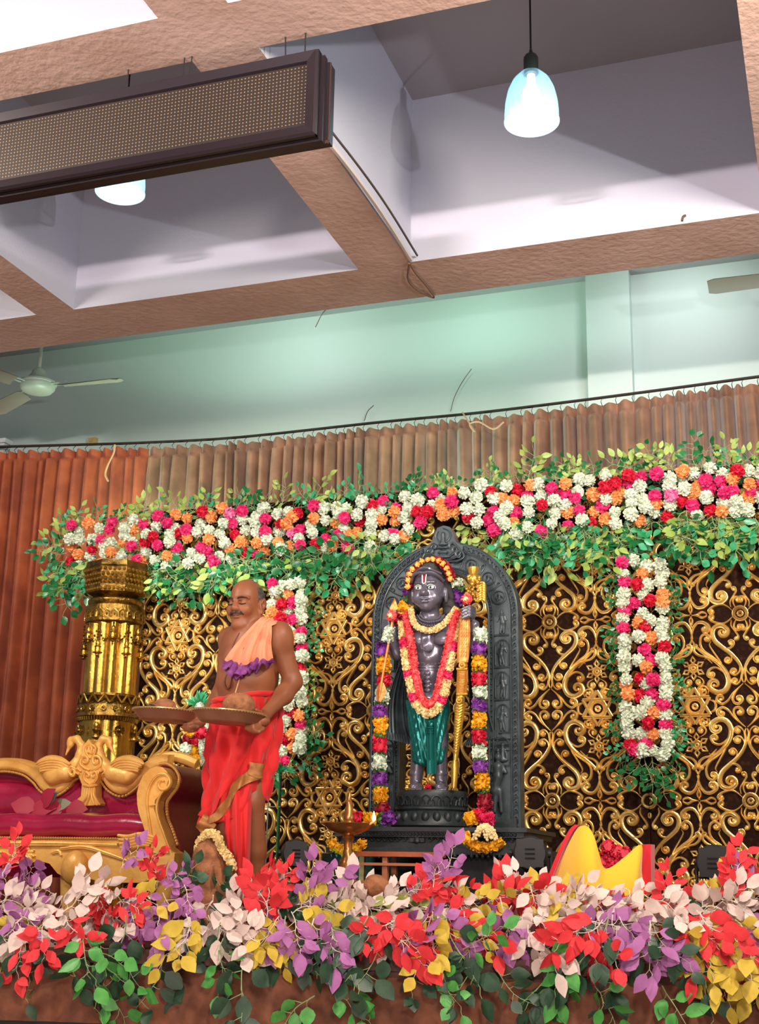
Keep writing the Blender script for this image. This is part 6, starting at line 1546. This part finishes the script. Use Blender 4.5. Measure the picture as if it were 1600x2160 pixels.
FL=[(20,1880,w,20),(60,1905,w,15),(110,1890,w,25),(140,1925,w,0),(100,1945,w,-30),(190,1900,w,10),(30,1960,w,-110),(215,1860,w,35),(240,1910,w,-20),(160,1880,w,40),(70,1930,w,-10),
(40,1850,m_,40),(70,1830,m_,20),(100,1850,m_,150),(10,1900,m_,-20),(30,1930,m_,-40),(15,1860,m_,80),(270,1790,m_,70),(340,1830,m_,50),(365,1840,m_,20),(310,1900,m_,-60),(340,1920,m_,-80),(290,1920,m_,-100),(370,1900,m_,-40),(385,1870,m_,-70),(300,1950,m_,-50),(400,1850,m_,30),(350,1960,m_,-80),
(120,1950,c_,-120),(90,1970,c_,-100),(150,1960,c_,-60),(205,1880,c_,-30),(225,1910,c_,-70),(250,1940,c_,-80),(195,1930,c_,-60),(335,1830,c_,80),(320,1800,c_,110),(280,1880,c_,20),(10,1800,c_,100),(30,1790,c_,60),(265,1900,c_,-20),(60,2000,c_,-70),
(30,1950,y_,-110),(60,1950,y_,-80),(5,1930,y_,-90),(410,1960,y_,-70),(395,1980,y_,-110),(300,1870,y_,10),
(500,1900,w,60),(520,1920,w,80),(470,1930,w,40),(490,1960,w,-30),(530,1890,w,30),(550,1900,w,100),(460,1960,w,-70),(440,1925,w,-100),(510,1960,w,160),
(560,1880,c_,90),(545,1900,c_,80),(575,1900,c_,-70),(560,1930,c_,-100),(580,1860,c_,100),(550,1950,c_,-60),(545,1840,c_,85),(590,1840,c_,70),
(575,1960,y_,-100),(560,1980,y_,-80),(590,1980,y_,-110),(600,1990,y_,-60),(640,1940,y_,-20),(655,1900,y_,20),
(650,1830,m_,100),(690,1830,m_,60),(655,1880,m_,20),(640,1900,m_,-20),(620,1960,m_,-80),(650,1980,m_,-100),(665,1970,m_,-60),(690,1985,m_,-80),(600,1950,m_,-70),
(620,1900,w,10),(660,1910,w,-30),(700,1880,w,20),(680,1920,w,-50),(735,1870,w,55),(750,1880,w,35),(745,1890,w,80),(760,1930,w,0),(790,1900,w,20),(820,1890,w,15),(850,1910,w,-40),(870,1890,w,20),(900,1870,w,10),(830,1940,w,-60),(950,1880,w,10),(980,1890,w,-30),(960,1920,w,-80),(640,1920,w,-10),(720,1925,w,-40),
(690,1940,l_,-20),(740,1950,l_,-60),(780,1940,l_,-20),(720,1920,l_,10),(760,1890,l_,30),(800,1900,l_,0),(870,1910,l_,-40),(690,1920,l_,150),
(820,1950,c_,-120),(810,1980,c_,-140),(840,1970,c_,-60),(860,1980,c_,-20),(850,1960,c_,-80),(870,1850,c_,40),(890,1850,c_,70),(920,1870,c_,-60),(940,1900,c_,-70),(970,1950,c_,-90),(930,1930,c_,-40),(1000,1920,c_,-80),(900,1840,c_,20),(960,1840,c_,10),(1050,1870,c_,40),(1070,1880,c_,60),(1030,1900,c_,0),(1060,1920,c_,-40),(1100,1870,c_,-20),(1010,1960,c_,-80),(1090,1900,c_,100),
(860,1960,m_,-30),(880,1970,m_,20),(840,1945,m_,-30),(930,1820,m_,60),(950,1810,m_,40),(880,1850,m_,100),(1060,1950,m_,-100),(1080,1930,m_,-60),(940,1960,m_,-60),
(900,1960,y_,-100),(960,1950,y_,-60),(980,1960,y_,-80),(990,1900,y_,-10),(1030,1880,y_,0),(1050,1895,y_,20),(915,2000,y_,-90),(1180,1880,y_,40),(1190,1900,y_,-60),(1160,1900,y_,110),(1210,1890,y_,0),
(1095,1860,w,75),(1110,1850,w,60),(1080,1840,w,110),(1120,1870,w,-70),(1130,1940,w,-85),(1130,1900,w,-80),(1145,1960,w,-100),(1125,1990,w,-75),(1200,1850,w,70),(1250,1870,w,20),(1280,1890,w,30),(1330,1880,w,15),(1300,1920,w,-50),(1350,1900,w,-40),(1380,1910,w,-60),(1270,1900,w,-30),(1400,1890,w,20),(1420,1900,w,-10),(1160,1890,w,30),(1230,1860,w,110),(1340,1930,w,-80),(1290,1870,w,10),(1500,1880,w,20),(1530,1890,w,10),(1480,1900,w,160),(1560,1900,w,-20),(1590,1870,w,30),(1440,1920,w,-20),
(1200,1930,m_,-30),(1240,1930,m_,-20),(1280,1950,m_,-30),(1300,1960,m_,-60),(1260,1960,m_,10),(1330,1950,m_,-40),(1390,2020,m_,-30),(1450,1990,m_,-60),(1570,1840,m_,80),(1590,1950,m_,-60),(1560,1980,m_,-80),(1380,1990,m_,-80),
(1240,1960,c_,-130),(1270,1980,c_,-80),(1260,2000,c_,-60),(1290,1940,c_,-50),(1340,1940,c_,-20),(1220,1970,c_,-110),(1430,1930,c_,-70),(1450,1900,c_,-20),(1460,1960,c_,-60),(1490,1990,c_,-80),(1500,1960,c_,-50),(1400,1860,c_,100),(1540,1850,c_,100),(1570,1830,c_,80),(1590,1860,c_,90),(1550,1800,c_,95),(1240,1890,c_,30),(1150,1890,c_,-20),(1520,2010,c_,-70),(1600,2000,c_,-100),
(1500,1960,y_,-60),(1540,1950,y_,-80),(1570,1970,y_,-60),(1520,1930,y_,-30),(1590,1990,y_,-80),(1480,2020,y_,-90),(1500,2040,y_,-80),(1530,2050,y_,-70),(1560,2050,y_,-80),(1590,2070,y_,-90),(1450,2040,y_,-100),(1540,1850,y_,60),(1510,1990,y_,-100),
(430,1850,v_,60),(400,1840,v_,40),(460,1850,v_,70),(440,1890,v_,-60),(600,1870,v_,20),(1430,1920,v_,-60),(410,1880,v_,-80),
(170,1990,g_,-70),(250,2010,g_,-20),(470,2010,g_,-70),(620,2110,g_,-150),(740,2100,g_,-10),(1020,1990,g_,10),(1210,2010,g_,-90),(1280,2090,g_,-60),(1430,2110,g_,-40),(180,2060,g_,-90),(930,2060,g_,-80),(230,2080,g_,-30),(1200,2080,g_,-110)]
for (x,y,k,a) in FL:
    if 1140<x<1400 and y<1885 and k!=y_: y+=25
    y+=20 if y<1900 else 8
    fspray(x+rnd.uniform(-6,6),y+rnd.uniform(-4,4),k,a+rnd.uniform(-10,10),rnd.uniform(.82,1.12)*(.74 if y<1885 else .92 if y<1915 else 1))
r=random.Random(9); x=20
while x<1600:
    for _ in range(1): fspray(x+r.uniform(-20,20),r.uniform(1975,2085),'dark green',r.uniform(-125,-55),r.uniform(.85,1.25),-.10)
    x+=62
